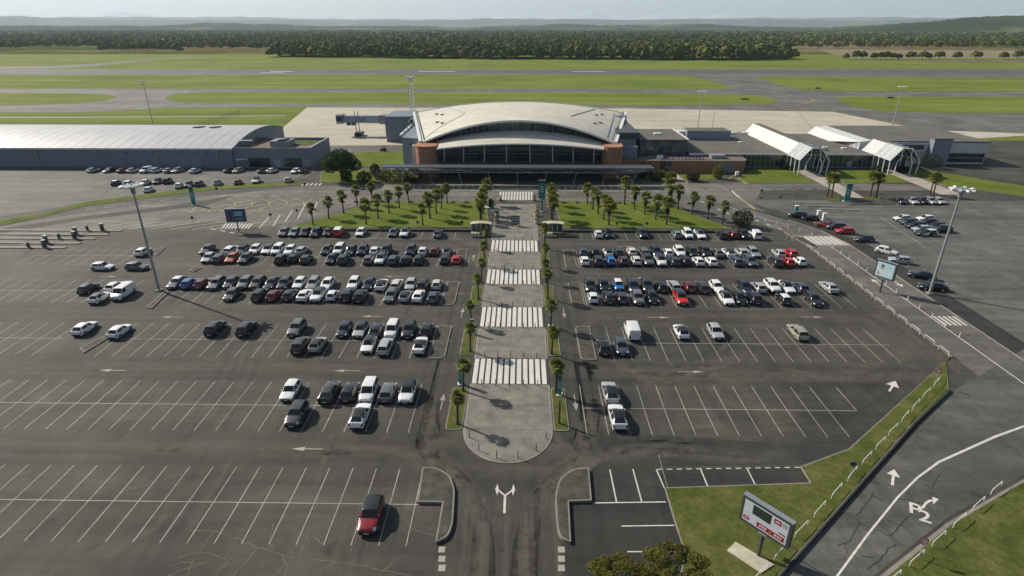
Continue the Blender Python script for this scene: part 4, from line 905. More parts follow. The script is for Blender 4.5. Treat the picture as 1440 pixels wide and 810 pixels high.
# curtain wall of the main hall: fins and panes
MX = [-26.0,-24.0,-18.0,-11.5,-4.6,2.4,9.4,15.8,22.2,24.8]
W_(MB().box(-26.2,24.9,188.2,196,0,9.3), 'hall_core', 'dark_steel')
def ev(x): u = (x-LF[0])/(LF[1]-LF[0]); return arcz(min(1,max(0,u)),LF[3],LF[4])-0.45
for a,b in zip(MX[:-1],MX[1:]):
    nx = max(1,round((b-a)/2.2)); 
    for i in range(nx):
        x0,x1 = a+(b-a)*i/nx+0.05, a+(b-a)*(i+1)/nx-0.05; zt = min(ev(x0),ev(x1)); zr = [4.6,(4.6+zt)/2,zt]
        for z0,z1 in zip(zr[:-1],zr[1:]): W_(MB().add([(x0,185.2-0.12*(z0-4.6),z0+0.04),(x1,185.2-0.12*(z0-4.6),z0+0.04),(x1,185.2-0.12*(z1-4.6),z1-0.04),(x0,185.2-0.12*(z1-4.6),z1-0.04)],[(0,1,2,3)]), 'facade_pane', 'dark_glass')
        W_(MB().box(x0,x1,185.6,185.7,0.15,3.9), 'entrance_pane', 'dark_glass')
        W_(MB().box(x1,x1+0.1,185.55,185.72,0,4.0), 'entrance_mullion', 'steel')
for x in MX[1:-1]: W_(MB().bar((x-0.25*(1 if x<0 else -1),185.1,4.4),(x,184.2,ev(x)+0.1),0.22,0.42), 'facade_fin', 'white_metal')
W_(MB().box(-26,24.8,184.9,185.8,4.0,4.6), 'facade_transom', 'dark_steel')
for z in (7.0,): W_(MB().box(-26,24.8,184.72,184.80,z,z+0.10), 'facade_transom', 'steel')
# flanks
W_(MB().prism([(-40.0,232),(-40.0,200),(-33.0,197),(31.0,197),(37.8,200),(38.0,232)],0,9.4), 'main_volume', 'blue_cladding')
W_(MB().prism([(-40.4,203),(-36.2,203),(-36.2,196.2),(-33.0,196.2),(-33.0,198.5),(-40.4,206)],0,7.4), 'flank_wall', 'white_cladding')
W_(MB().box(32.4,37.6,194.4,199,0,7.6), 'stair_block', 'blue_cladding'); W_(MB().box(31.2,38.4,198,232,9.4,11.4), 'side_gallery', 'dark_steel')
for k in range(5):
    for sx,x in ((-1,-40.5+k*0.0),(1,38.6)):
        yy = 205+k*6.3; W_(MB().bar((x,yy,0),(x+(-0.4*sx),yy,11.0+0.3*k),0.3,0.3), 'side_column', 'white_metal')
W_(MB().box(38.2,38.5,203,231,7.0,7.4), 'walkway_rail', 'white_metal'); W_(MB().box(38.2,38.5,203,231,3.4,3.8), 'walkway_rail', 'white_metal')
W_(MB().box(33.5,38.6,226,233,11.4,12.9), 'roof_plant', 'steel')
W_(MB().box(-42,-40.6,226,236,6,11.5), 'side_gallery', 'dark_steel'); W_(MB().box(-41.3,-40.7,202.5,225,9.3,9.9), 'walkway_rail', 'white_metal')

# forecourt canopy on a lattice truss
CN = thing('forecourt_canopy', 'long flat canopy on a lattice truss with slanting posts before the terminal doors', 'canopy', (-1.3,176,0))
X0, X1 = -41.0, 38.5
for k in range(22):
    xa = X0+(X1-X0)*k/22+0.06; xb = X0+(X1-X0)*(k+1)/22-0.06; W_(MB().box(xa,xb,172.3,176.4,5.42,5.50), 'canopy_panel', 'dark_steel', CN)
tr = W_(MB().bar((X0,172.1,5.5),(X1,172.1,5.5),0.35,0.40), 'truss_beam', 'steel', CN); W_(MB().bar((X0+4,172.3,4.0),(X1-4,172.3,4.0),0.22,0.22), 'truss_beam', 'steel', CN)
n = 12
for k in range(n):
    xa = X0+4+(X1-X0-8)*k/n; xb = X0+4+(X1-X0-8)*(k+1)/n; xm = (xa+xb)/2
    W_(MB().tube((xa,172.2,5.3),(xm,172.3,4.05),0.085,n=6), 'truss_diagonal', 'steel', CN); W_(MB().tube((xb,172.2,5.3),(xm,172.3,4.05),0.085,n=6), 'truss_diagonal', 'steel', CN)
W_(MB().tube((X0,172.2,5.3),(X0+4,172.3,4.0),0.085,n=6), 'truss_diagonal', 'steel', CN); W_(MB().tube((X1,172.2,5.3),(X1-4,172.3,4.0),0.085,n=6), 'truss_diagonal', 'steel', CN)
for k in range(9):
    x = X0+5+(X1-X0-10)*k/8; lean = 0.9 if k < 4 else (-0.9 if k > 4 else 0)
    W_(MB().tube((x+lean,173.6,0.014),(x,172.4,3.95),0.13,n=8), 'canopy_post', 'steel', CN)
W_(MB().box(X0+1,X1-1,176.6,185.4,3.35,3.5), 'shade_slab', 'dark_steel', CN)  # added slab, hidden behind the canopy, that fills the shade before the doors
for y in (174.3,176.2): W_(MB().bar((X0,y,5.32),(X1,y,5.32),0.16,0.22), 'canopy_purlin', 'steel', CN)

# ------------------------------------------------------------------ brick annex, glazed block and the low wing
AX = thing('brick_annex', 'low brick annex with rounded end and blue letters on its flat roof', 'building', (50,194,0))
def rnd_right(x0,x1,y0,y1,r): return [(x0,y1),(x0,y0)]+[(x1-r+r*math.sin(math.pi/2*k/8), y0+r-r*math.cos(math.pi/2*k/8)) for k in range(9)]+[(x1,y1)]
bw = W_(MB().prism(rnd_right(31.2,72.5,190.6,198.2,3.2),0,3.7), 'wall', 'brick_wall', AX, smooth=40)
W_(MB().prism(rnd_right(31.1,72.65,190.45,198.25,3.3),3.7,3.86), 'coping', 'kerb_concrete', AX, smooth=40)
W_(MB().prism(rnd_right(31.5,72.2,190.9,198.0,3.0),3.86,3.90), 'flat_roof', 'terrace_gravel', AX)
W_(MB().box(62.8,68.0,190.46,190.6,0.05,3.1), 'garage_door', 'blue_grey_wall', AX)
for x in (64.5,66.2): W_(MB().box(x-0.03,x+0.03,190.42,190.46,0.05,3.1), 'door_seam', 'dark_steel', AX)
W_(MB().box(44.6,48.0,190.44,190.6,0.05,3.4), 'window', 'dark_glass', AX)
for x in (39.2,42.0): W_(MB().tube((x,190.2,0.0),(x,190.2,3.4),0.14,n=8), 'column', 'brick_wall', AX)
W_(MB().box(61.5,66.0,193.5,196.5,3.9,5.0), 'roof_hatch', 'steel', AX)
SG = thing('roof_sign', 'dark blue capital letters with a white logo plate standing on the brick annex roof', 'sign', (46,192.2,3.9))
MB().box(-2.4,-0.5,-0.06,0.06,0.05,1.35).build('logo_plate','white_metal',SG); MB().box(-2.4,13.6,0.08,0.16,0.05,0.15).build('sign_rail','galvanised',SG)
xx_ = 0.0
for ch in 'PAU PYRENEES':
    if ch == ' ': xx_ += 0.7; continue
    cu = bpy.data.curves.new('t','FONT'); cu.body = ch; cu.size = 1.55; cu.extrude = 0.05; cu.offset = 0.02
    ob = bpy.data.objects.new('t',cu); COL.objects.link(ob); dg = bpy.context.evaluated_depsgraph_get(); me = bpy.data.meshes.new_from_object(ob.evaluated_get(dg)); bpy.data.objects.remove(ob)
    w = max(v.co.x for v in me.vertices); me.materials.clear(); me.materials.append(M['navy_paint'])
    o = bpy.data.objects.new('letter', me); COL.objects.link(o); o.parent = SG; o.location = (xx_,0,0.16); o.rotation_euler = (R(90),0,0); xx_ += w+0.22
GB = thing('glazed_block', 'tall glass fronted block with flat dark roof between terminal and low wing', 'building', (48,211,0))
W_(MB().box(39.4,54.9,200.4,222,0,8.5), 'core', 'blue_grey_wall', GB); W_(MB().box(38.9,55.3,199.8,222.4,8.5,8.9), 'flat_roof', 'grey_roof', GB)
W_(MB().box(54.9,55.4,199.7,222.5,8.9,9.05), 'roof_edge', 'white_metal', GB); W_(MB().box(46,48.4,210,212,8.9,9.3), 'skylight', 'white_metal', GB)
for i in range(10):
    for j in range(4): W_(MB().box(39.6+i*1.52+0.04,39.6+(i+1)*1.52-0.04,200.2,200.34,0.4+j*2.0+0.04,0.4+(j+1)*2.0-0.04), 'glass_pane', 'green_glass', GB)
for j in range(4): W_(MB().box(54.95,55.05,200.6+j*5,205.2+j*5,4.6,8.3), 'glass_pane', 'dark_glass', GB)
W_(MB().bar((39.8,199.6,0.2),(44,199.6,3.8),0.5,0.2), 'stair', 'steel', GB)
WG = thing('terminal_wing', 'long low flat roofed terminal wing with a strip of windows behind lawns', 'building', (92,215,0))
W_(MB().box(55.4,128,198.6,238,0,4.3), 'core', 'blue_grey_wall', WG)
W_(MB().box(55.4,89.2,198.0,238.4,4.3,4.75), 'flat_roof', 'grey_roof', WG); W_(MB().box(96.6,115.2,198.0,238.4,4.3,4.75), 'flat_roof', 'grey_roof', WG)
W_(MB().box(55.4,128.4,197.86,198.0,4.28,4.8), 'roof_edge', 'white_metal', WG)
x = 72.9
while x < 128:
    if not (87.6 < x < 96.6) and not (115.4 < x < 124.0):
        W_(MB().box(x+0.06,x+1.54,198.42,198.56,2.35,4.2), 'upper_pane', 'dark_glass', WG); W_(MB().box(x+0.06,x+1.54,198.42,198.56,0.55,2.25), 'window_pane', random.choice(['dark_glass','dark_glass','pale_glass']) if x > 97 else 'dark_glass', WG)
        W_(MB().box(x-0.05,x+0.05,198.30,198.5,0,4.25), 'mullion', 'galvanised', WG)
    x += 1.6
x = 55.8
while x < 72: W_(MB().box(x+0.06,x+1.54,198.42,198.56,3.95,4.26), 'upper_pane', 'blue_cladding', WG); x += 1.6
W_(MB().box(61,77,224,232,4.75,8.0), 'plant_room', 'blue_cladding', WG); W_(MB().box(61.4,76.6,224.4,231.6,8.0,8.02), 'plant_room_roof', 'grey_roof', WG)
W_(MB().bar((58.6,228,6.2),(61,228,6.2),2.5,2.4), 'plant_duct', 'white_metal', WG)
for x,y in ((78.5,218),(100,214),(104,208),(110,207),(84,236)): W_(MB().box(x,x+1.6,y,y+1.0,4.75,5.15), 'roof_light', 'white_metal', WG)
for k in range(6): W_(MB().box(78+k*2.0,79.6+k*2.0,236.6,238,4.75,5.5), 'roof_pipe', 'steel' if k % 2 else 'white_metal', WG)
W_(MB().box(102.5,103.1,203,236,4.75,5.2), 'roof_pipe', 'dark_steel', WG)
# the two white ridge galleries with lattice ends
def gallery(x0, y1, label):
    g = thing('ridge_gallery', label, 'building', (x0,200,0), 0, 'white ridge galleries')
    prof = [(x0,4.6),(x0+3.1,8.4),(x0+6.0,8.4),(x0+9.2,4.6)]
    th = 0.18
    nn = 9; ya, yb = 197.5, y1
    for k in range(nn):                                    # white sloping roof panels
        a = ya+(yb-ya)*k/nn+0.06; b = ya+(yb-ya)*(k+1)/nn-0.06
        W_(MB().add([(x0,a,4.6),(x0+3.1,a,8.4),(x0+3.1,b,8.4),(x0,b,4.6),(x0+0.1,a,4.45),(x0+3.15,a,8.2),(x0+3.15,b,8.2),(x0+0.1,b,4.45)],[(0,1,2,3)[::-1],(4,5,6,7),(0,4,7,3)[::-1],(1,2,6,5)[::-1],(0,1,5,4),(3,7,6,2)]), 'slope_panel', 'white_cladding', g)
    W_(MB().box(x0+3.1,x0+6.0,ya,yb,8.2,8.4), 'ridge_roof', 'grey_roof', g)
    W_(MB().add([(x0+6.0,ya,8.35),(x0+9.2,ya,4.6),(x0+9.2,yb,4.6),(x0+6.0,yb,8.35)],[(0,1,2,3)]), 'glazed_slope', 'dark_glass', g)
    W_(MB().prism([(x0+0.3,199.5),(x0+9.0,199.5),(x0+9.0,yb),(x0+0.3,yb)],0,4.5), 'core', 'blue_grey_wall', g)
    W_(MB().add([(x0+0.3,199.4,0.1),(x0+9,199.4,0.1),(x0+9,199.4,4.6),(x0+6.0,199.4,8.2),(x0+3.1,199.4,8.2),(x0+0.3,199.4,4.6)],[(0,1,2,3,4,5)]), 'end_glazing', 'dark_glass', g)
    # open frame in front
    for y in (188.2,191.3,194.4,197.4):
        fr = W_(MB().path([(x0+0.2,y,0),(x0,y,4.6),(x0+3.1,y,8.4)],0.16,6), 'frame_rib', 'white_metal', g)
        W_(MB().path([(x0+6.0,y,8.4),(x0+9.2,y,4.6),(x0+8.9,y,0)],0.16,6), 'frame_rib', 'white_metal', g)
        W_(MB().bar((x0+3.1,y,8.3),(x0+6.0,y,8.3),0.18,0.25), 'frame_rib', 'white_metal', g)
    W_(MB().path([(x0+2.2,188.2,0),(x0+2.2,188.2,3.9),(x0+3.2,188.2,5.6),(x0+3.1,188.2,8.2)],0.14,6), 'frame_rib', 'white_metal', g)
    W_(MB().path([(x0+7.0,188.2,0),(x0+7.0,188.2,3.9),(x0+6.1,188.2,5.6),(x0+6.0,188.2,8.2)],0.14,6), 'frame_rib', 'white_metal', g)
    W_(MB().box(x0+3.2,x0+5.9,188.3,197.4,8.28,8.36), 'glazed_ridge', 'dark_glass', g)
    W_(MB().add([(x0+6.2,188.4,8.1),(x0+9.1,188.4,4.7),(x0+9.1,197.4,4.7),(x0+6.2,197.4,8.1)],[(0,1,2,3)]), 'glazed_slope', 'green_glass', g)
    for i in range(11):                                    # lattice of white slats over pale glass
        y = 188.2+9.2*i/10; W_(MB().bar((x0,y,4.62),(x0+3.1,y,8.42),0.24,0.12), 'lattice_slat', 'white_metal', g)
    for i in range(8):
        t = i/7; W_(MB().bar((x0+3.1*t,188.2,4.64+3.8*t),(x0+3.1*t,197.4,4.64+3.8*t),0.16 if i not in (0,4,7) else 0.34,0.12), 'lattice_slat', 'white_metal', g)
    W_(MB().add([(x0+0.05,188.3,4.56),(x0+3.12,188.3,8.32),(x0+3.12,197.4,8.32),(x0+0.05,197.4,4.56)],[(0,3,2,1)]), 'lattice_glass', 'pale_glass', g)
    return g
gallery(87.6, 240, 'long white ridge gallery with lattice end, closer to the brick annex'); gallery(115.8, 205.5, 'short white ridge gallery with lattice end, below the white office block')
OB = thing('office_block', 'white upper office block with grey flat roof behind the short ridge gallery', 'building', (135,225,0))
W_(MB().prism([(115.5,240),(115.5,207),(119,205.5),(158,205.5),(158,240)],0,7.2), 'wall', 'white_cladding', OB); W_(MB().prism([(119.4,206.2),(158.4,205.2),(158.4,240.4),(119.4,240.4)],7.2,7.6), 'flat_roof', 'grey_roof', OB)
W_(MB().add([(115.4,206.6,7.2),(119.4,206.6,7.62),(119.4,240.3,7.62),(115.4,240.3,7.2),(112.6,240.3,4.75),(112.6,222,4.75)],[(0,1,2,3),(0,3,4,5)]), 'sloping_cladding', 'white_cladding', OB)
for k in range(6): W_(MB().box(115.38,115.5,208+k*2.6,209.6+k*2.6,4.9,6.6), 'window', 'pale_glass', OB)
W_(MB().box(128.5,136.5,205.36,205.5,4.9,6.4), 'window', 'dark_glass', OB); W_(MB().box(119,152,205.3,205.5,3.6,3.9), 'ledge', 'galvanised', OB)
W_(MB().box(138,144,203,205.5,0,8.6), 'stair_tower', 'blue_cladding', OB); W_(MB().box(137.8,144.2,202.8,205.7,8.6,8.9), 'stair_tower_roof', 'grey_roof', OB)
for i in range(8):
    for j in range(2): W_(MB().box(145+i*1.6,146.5+i*1.6,205.34,205.5,0.6+j*1.6,2.0+j*1.6), 'window', 'dark_glass', OB)
struct('path', MB().sheet([(89.2,199.4),(94.8,199.4),(94.6,168),(94,160),(89.0,160),(89.4,168)],0.13),'path_concrete'); struct('path', MB().sheet([(117.6,199.4),(123.4,199.4),(123.4,164),(117.2,164)],0.13),'path_concrete')
struct('path', MB().sheet(g2([(944,241.5),(948,241.5),(962,254),(954,254.5)]),0.14),'path_concrete')
# hangar and annex on the other side
HG = thing('hangar', 'long blue grey hangar with pale barrel roof', 'building', (-165,218,0))
HX0, HX1 = -270.0, -95.6
hp = [(195.0+46*k/16, 6.3+3.1*(1-(2*k/16-1)**2)) for k in range(17)]
W_(MB().add([(x,y,z) for x in (HX0,HX1) for y,z in [(195.0,0)]+hp+[(241,0)]], [tuple(range(19,38)),tuple(range(18,-1,-1)),(0,19,20,1)[::-1],(17,36,37,18)[::-1],(0,18,37,19)]), 'wall', 'blue_grey_wall', HG)
nb = 46
for i in range(nb):                                        # standing seam sheets
    xa = HX0-0.3+(HX1+0.8-HX0)*i/nb+0.05; xb = HX0-0.3+(HX1+0.8-HX0)*(i+1)/nb-0.05
    W_(MB().add([(x,y+(-0.5 if k == 0 else (0.5 if k == 16 else 0)),z+dz) for dz in (0.06,0.22) for x in (xa,xb) for k,(y,z) in enumerate(hp)],
       [(34+k,34+17+k,34+17+k+1,34+k+1) for k in range(16)]+[(k+1,17+k+1,17+k,k) for k in range(16)]+[(0,17,51,34),(34,50+0,16,0)][:1]+[(17+k,17+k+1,51+k+1,51+k) for k in range(16)]), 'roof_sheet', 'hangar_roof', HG)
for x in (-119,-113): W_(MB().add([(x,217.0,9.6),(x+2.2,217.0,9.6),(x+3.4,219.5,9.62),(x+1.0,219.5,9.62),(x,217.0,9.95),(x+2.2,217.0,9.95),(x+3.4,219.5,9.97),(x+1.0,219.5,9.97)],[(4,5,6,7),(0,1,5,4),(1,2,6,5),(3,0,4,7)]), 'roof_light', 'dark_steel', HG)
for x in (-141,-121,-100.6,-161,-181): W_(MB().box(x-0.12,x+0.12,194.75,194.99,0,6.3), 'downpipe', 'galvanised', HG)
W_(MB().box(HX0,HX1+0.4,194.45,194.75,6.05,6.3), 'gutter', 'white_metal', HG)
for x in (-113.6,-109.6): W_(MB().box(x,x+3.4,194.86,194.99,0.3,3.3), 'sliding_door', 'blue_cladding', HG)
for x in (-131,-122,-104): W_(MB().box(x,x+0.7,194.8,194.99,4.6,5.0), 'wall_lamp', 'dark_steel', HG)
HA = thing('hangar_annex', 'flat roofed blue grey annex with roof terrace beside the hangar', 'building', (-82,200,0))
W_(MB().box(-95.4,-69.6,195.4,216,0,5.6), 'core', 'blue_grey_wall', HA)
for a in ((-95.4,-69.6,195.4,195.75),(-95.4,-69.6,215.65,216)): W_(MB().box(a[0],a[1],a[2],a[3],5.6,6.6), 'parapet', 'blue_grey_wall', HA)
W_(MB().box(-69.95,-69.6,195.75,215.65,5.6,6.6), 'parapet', 'blue_grey_wall', HA); W_(MB().box(-70.1,-69.5,195.4,216,6.6,6.72), 'coping', 'galvanised', HA)
W_(MB().box(-95.2,-70.0,195.8,215.6,5.6,5.68), 'terrace', 'terrace_gravel', HA); W_(MB().box(-84,-73,206,215,5.68,5.75), 'planting', 'verge_grass', HA)
W_(MB().box(-85.5,-79,202,208,5.68,7.6), 'roof_cabin', 'steel', HA)
W_(MB().add([(-86,201.8,6.4),(-82,201.8,8.2),(-79,205,8.2),(-83,208,6.6)],[(0,1,2,3)]), 'solar_panel', 'galvanised', HA)
for x,y in ((-93,199),(-91.6,203),(-94,206),(-90.5,200.5)): W_(MB().tube((x,y,5.6),(x,y,9.8),0.09,n=6), 'aerial_mast', 'galvanised', HA)
W_(MB().box(-94.5,-90,198.5,200,8.2,8.4), 'aerial_deck', 'galvanised', HA)
for x,w in ((-90.6,7.0),(-82,2.0),(-78.6,5.5),(-72.5,2.4)): W_(MB().box(x,x+w,195.26,195.4,0.4,3.3 if w > 3 else 2.8), 'shop_window', 'dark_glass' if w > 3 else 'pale_glass', HA)
W_(MB().box(-94.4,-90.9,194.0,195.4,2.9,3.05), 'porch', 'white_metal', HA)
struct('pavement', MB().sheet([(-96,192.6),(-60,192.6),(-60,195.3),(-96,195.3)],0.02),'dark_asphalt')
# passenger bridge
JB = thing('passenger_bridge', 'grey blue passenger boarding bridge reaching over the apron on wheeled legs', 'boarding bridge', (-62,258,0))
W_(MB().box(-55.0,-44.6,244,262,0.05,10.2), 'rotunda_block', 'blue_grey_wall', JB)
W_(MB().box(-44.6,-40.8,236.5,252,0.05,9.2), 'link_block', 'blue_cladding', JB); W_(MB().box(-44.0,-42.4,240,242,4,9.6), 'link_panel', 'white_metal', JB)
W_(MB().box(-76.2,-66.6,258.2,261.2,5.6,8.4), 'tunnel', 'blue_cladding', JB); W_(MB().box(-66.4,-60.8,258.0,261.4,5.5,8.6), 'tunnel', 'pale_glass', JB)
W_(MB().box(-60.6,-55.2,257.6,261.8,5.2,8.8), 'tunnel', 'steel', JB); W_(MB().box(-79.0,-76.4,257.4,262.2,5.3,8.9), 'cab', 'steel', JB)
W_(MB().box(-78.8,-76.6,257.28,257.4,6.4,8.2), 'cab_window', 'dark_glass', JB)
for x in (-71.0,-69.6): W_(MB().tube((x,258.0,1.2),(x,258.0,10.4),0.2,n=8), 'lift_column', 'galvanised', JB)
W_(MB().box(-71.6,-68.6,256.6,261.8,0.5,1.6), 'wheel_carriage', 'dark_steel', JB)
for y in (256.2,261.9): W_(MB().tube((-70.4,y-0.3,0.62),(-70.4,y+0.3,0.62),0.6,n=14), 'carriage_wheel', 'tyre_rubber', JB)
W_(MB().tube((-58.0,259.6,0.05),(-58.0,259.6,5.3),0.75,n=12), 'pillar', 'steel', JB)
for x in (-75,-72.8): W_(MB().box(x,x+1.6,258.4,260.4,4.5,5.5), 'service_box', 'dark_steel', JB)

# ------------------------------------------------------------------ vegetation
def palm_variant(seed, h, skirt, lean):
    rd = random.Random(seed); tr = MB(); n = 9; segs = 7
    top = Vector((lean*h,0.02*h,h)); prev = None
    for k in range(segs):
        t0,t1 = k/segs,(k+1)/segs; p0 = Vector((lean*h*t0*t0,0.02*h*t0,h*t0)); p1 = Vector((lean*h*t1*t1,0.02*h*t1,h*t1))
        r0 = 0.17-0.04*t0+(0.06 if k == 0 else 0); r1 = 0.17-0.04*t1; tr.tube(p0,p1,r0*rd.uniform(0.95,1.1),r1,n,False)
    sk = MB()
    for k in range(int(70*skirt)+14):
        a = rd.uniform(0,6.283); z0 = top.z-rd.uniform(0.0,0.25+1.5*skirt); L = rd.uniform(0.35,0.75)
        b = Vector((math.cos(a),math.sin(a),0)); p = Vector((top.x*(z0/h)**2,0,z0))+b*0.10; q = p+b*rd.uniform(0.25,0.48)+Vector((0,0,-L)); s = Vector((-b.y,b.x,0))*0.13
        sk.add([p-s*0.4,p+s*0.4,q+s,q-s],[(0,1,2,3)])
    cr = MB()
    for k in range(38):
        a = k*2.39996+rd.uniform(-0.2,0.2); el = R(rd.uniform(-48,82) if k > 7 else rd.uniform(50,88)); L = rd.uniform(0.65,1.0)
        d = Vector((math.cos(a)*math.cos(el),math.sin(a)*math.cos(el),math.sin(el))); p = top+d*0.08; q = top+d*L
        side = d.cross(Vector((0,0,1))); side = side.normalized() if side.length > 1e-3 else Vector((1,0,0)); up = side.cross(d)
        cr.add([p-side*0.02,p+side*0.02,q+side*0.02,q-side*0.02],[(0,1,2,3)])
        nb = 13; fl = rd.uniform(0.68,0.90)
        for i in range(nb):                                # the fan of the leaf, each blade drooping at its tip
            th = R(-118+236*i/(nb-1)); bd = (d*math.cos(th)+side*math.sin(th)); w = side*math.cos(th)-d*math.sin(th)
            l = fl*(1-0.25*abs(math.sin(th/2))); m = q+bd*l*0.62+up*0.05; t = q+bd*l+Vector((0,0,-0.16*l-rd.uniform(0,0.10)))
            cr.add([q-w*0.015,q+w*0.015,m+w*0.085,m-w*0.085],[(0,1,2,3)]); cr.add([m-w*0.085,m+w*0.085,t],[(0,1,2)])
    return tr.mesh('trunk','trunk_bark',60), sk.mesh('leaf_skirt','palm_skirt'), cr.mesh('crown','palm_leaf')
PV = {}
def palm(px, py, hgt, skirt, label, group, base=0.1):
    p = G(px,py,base); var = (random.choice((0,1,2)), skirt)
    if var not in PV: PV[var] = palm_variant(var[0]*7+int(skirt*10), 4.1, skirt, (0.0,0.03,-0.025)[var[0]])
    t = thing('fan_palm', label, 'palm', (p.x,p.y,base), random.uniform(0,6.28), group); s = hgt/4.9
    s *= random.uniform(0.86,1.10); t.rotation_euler = (R(random.uniform(-3,3)),R(random.uniform(-3,3)),t.rotation_euler[2])
    for n,me in zip(('trunk','leaf_skirt','crown'),PV[var]):
        o = bpy.data.objects.new(n,me); COL.objects.link(o); o.parent = t; o.scale = (s,s,s)
        if n == 'crown' and skirt >= 0.08: k_ = random.uniform(0.84,1.1); o.scale = (s*k_,s*k_,s*k_); o.location = (0,0,4.1*s*(1-k_))
        if n == 'crown' and skirt < 0.08: k_ = 0.76*random.uniform(0.9,1.1); o.scale = (s*k_,s*k_,s*k_); o.location = (0,0,4.1*s*(1-k_))
    return t
FILES = {'outer':((440.5,316),(462.4,307.5),(483.4,300),(502.9,291.3),(524,286)),'middle':((515,315.4),(531.9,307),(547.4,299.7),(561.7,293),(575.3,286)),'inner':((594.8,316.9),(605,307),(613.5,299.7),(621,293.4),(628.9,286))}
for fl_,ps in FILES.items():
    for k,(x,y) in enumerate(ps): palm(x,y,5.6,0.4,f'slim fan palm, {ORD[k]} from the parking row, {fl_} slanting file of the hangar-side lawn','palms on the hangar-side lawn')
for k,(x,y) in enumerate(((675.3,313.3),(677.2,307.8),(679,300.5),(682.8,287))): palm(x,y,5.9,0.4,f'fan palm, {ORD[k]} from the shelter in the close file beside the walkway, hangar-side lawn','palms filed along the walkway, hangar side')
for k,(x,y) in enumerate(((776.9,313.3),(775,306.7),(774,296),(773,287))): palm(x,y,5.9,0.4,f'fan palm, {ORD[k]} from the shelter in the close file beside the walkway, billboard-side lawn','palms filed along the walkway, billboard side')
FILES = {'inner':((856,316),(848.5,308.4),(841,300.7),(833.6,294),(826,287)),'middle':((937,315.8),(921.6,308.4),(906.5,301),(892,294)),'outer':((1015.4,315.4),(994.4,307.8),(972.5,301.6),(953,294))}
for fl_,ps in FILES.items():
    for k,(x,y) in enumerate(ps): palm(x,y,5.6,0.8,f'shaggy fan palm, {ORD[k]} from the parking row, {fl_} slanting file of the billboard-side lawn','palms on the billboard-side lawn')
palm(878,287.4,6.6,0.1,'tall thick trunked fan palm by the drop off road','tall palms'); palm(941,291,7.0,1.0,'very shaggy fan palm cloaked in dead leaves by the road bend','shaggy palm')
for k,(x,y) in enumerate(((684.4,349.6),(682,373.7),(676.7,396.5),(672.9,420.8),(664,457),(661.5,494),(651,549.4),(643.5,596))): palm(x,y,4.5,0.05,f'young fan palm, {ORD[k]} from the shelter in the hangar-side walkway strip','walkway strip palms, hangar side')
for k,(x,y) in enumerate(((766,349),(766.8,374),(767.5,396.5),(770.5,420),(774.5,461),(775.5,497.5),(781.5,553))): palm(x,y,4.9,0.05,f'young fan palm, {ORD[k]} from the shelter in the billboard-side walkway strip','walkway strip palms, billboard side')
for x,y,w_ in ((1162.7,276,'leaning over the path of the long ridge gallery'),(1169,277.8,'beside the leaning one by the broad totem'),(1223,277.6,'in the small verge by the white sign'),(1232,278.5,'next to the white sign post'),(1307,274,'beside the path of the short ridge gallery'),(1312,275,'closest to the row below the wing lawn')): palm(x,y,6.2,0.25,'tall slim fan palm '+w_,'palms by the wing paths',0.0)

def leaf_cloud(n, sampler, size, rd, flat=0.35):
    P = np.array([sampler() for _ in range(n)]); a = rng.normal(size=(n,3)); a /= np.linalg.norm(a,axis=1,keepdims=True); a[:,2] *= (1-flat); b = rng.normal(size=(n,3)); b -= a*(a*b).sum(1,keepdims=True)/np.maximum((a*a).sum(1,keepdims=True),1e-6); b /= np.linalg.norm(b,axis=1,keepdims=True)
    s = size*rng.uniform(0.6,1.35,size=(n,1)); v = np.stack([P-a*s,P+b*s*0.6,P+a*s,P-b*s*0.6],1).reshape(-1,3)
    return v
def quads_obj(name, v, mat, parent, loc=(0,0,0)):
    n = len(v)//4; me = bpy.data.meshes.new(name); me.vertices.add(len(v)); me.vertices.foreach_set('co', v.astype(np.float32).ravel())
    me.loops.add(4*n); me.loops.foreach_set('vertex_index', np.arange(4*n,dtype=np.int32)); me.polygons.add(n); me.polygons.foreach_set('loop_start', np.arange(0,4*n,4,dtype=np.int32)); me.update(calc_edges=True)
    me.materials.append(M[mat]); o = bpy.data.objects.new(name, me); COL.objects.link(o); o.parent = parent; o.location = loc; return o
def blob_sampler(blobs, shell=0.62):
    w = np.array([b[3]*b[4] for b in blobs]); w = w/w.sum()
    def f():
        b = blobs[rng.choice(len(blobs),p=w)]; d = rng.normal(size=3); d /= np.linalg.norm(d); r = rng.uniform(shell,1.0)**0.5*rng.uniform(0.92,1.08)
        return (b[0]+d[0]*b[3]*r, b[1]+d[1]*b[3]*r, b[2]+d[2]*b[4]*r)
    return f
def tree(label, x, y, trunk_h, blobs, n, leaf, mat, name='tree', r0=0.35, base=0.1, cat='tree', group=None, limbs=True):
    t = thing(name, label, cat, (x,y,base), 0, group); tr = MB()
    if limbs:
        tr.tube((0,0,0),(0.1,0,trunk_h*0.6),r0,r0*0.8,9,False); tr.tube((0.1,0,trunk_h*0.6),(0.05,0.05,trunk_h),r0*0.8,r0*0.65,9,False)
        for b in blobs[:9]: tr.tube((0.05,0.05,trunk_h*0.95),(b[0]*0.8,b[1]*0.8,b[2]),r0*0.45,0.05,6,False)
    else: tr.tube((0,0,0),(0,0,blobs[0][2]),0.08,0.05,6,False)
    tr.build('trunk','trunk_bark',t,50); quads_obj('crown', leaf_cloud(n, blob_sampler(blobs), leaf, random), mat, t); return t
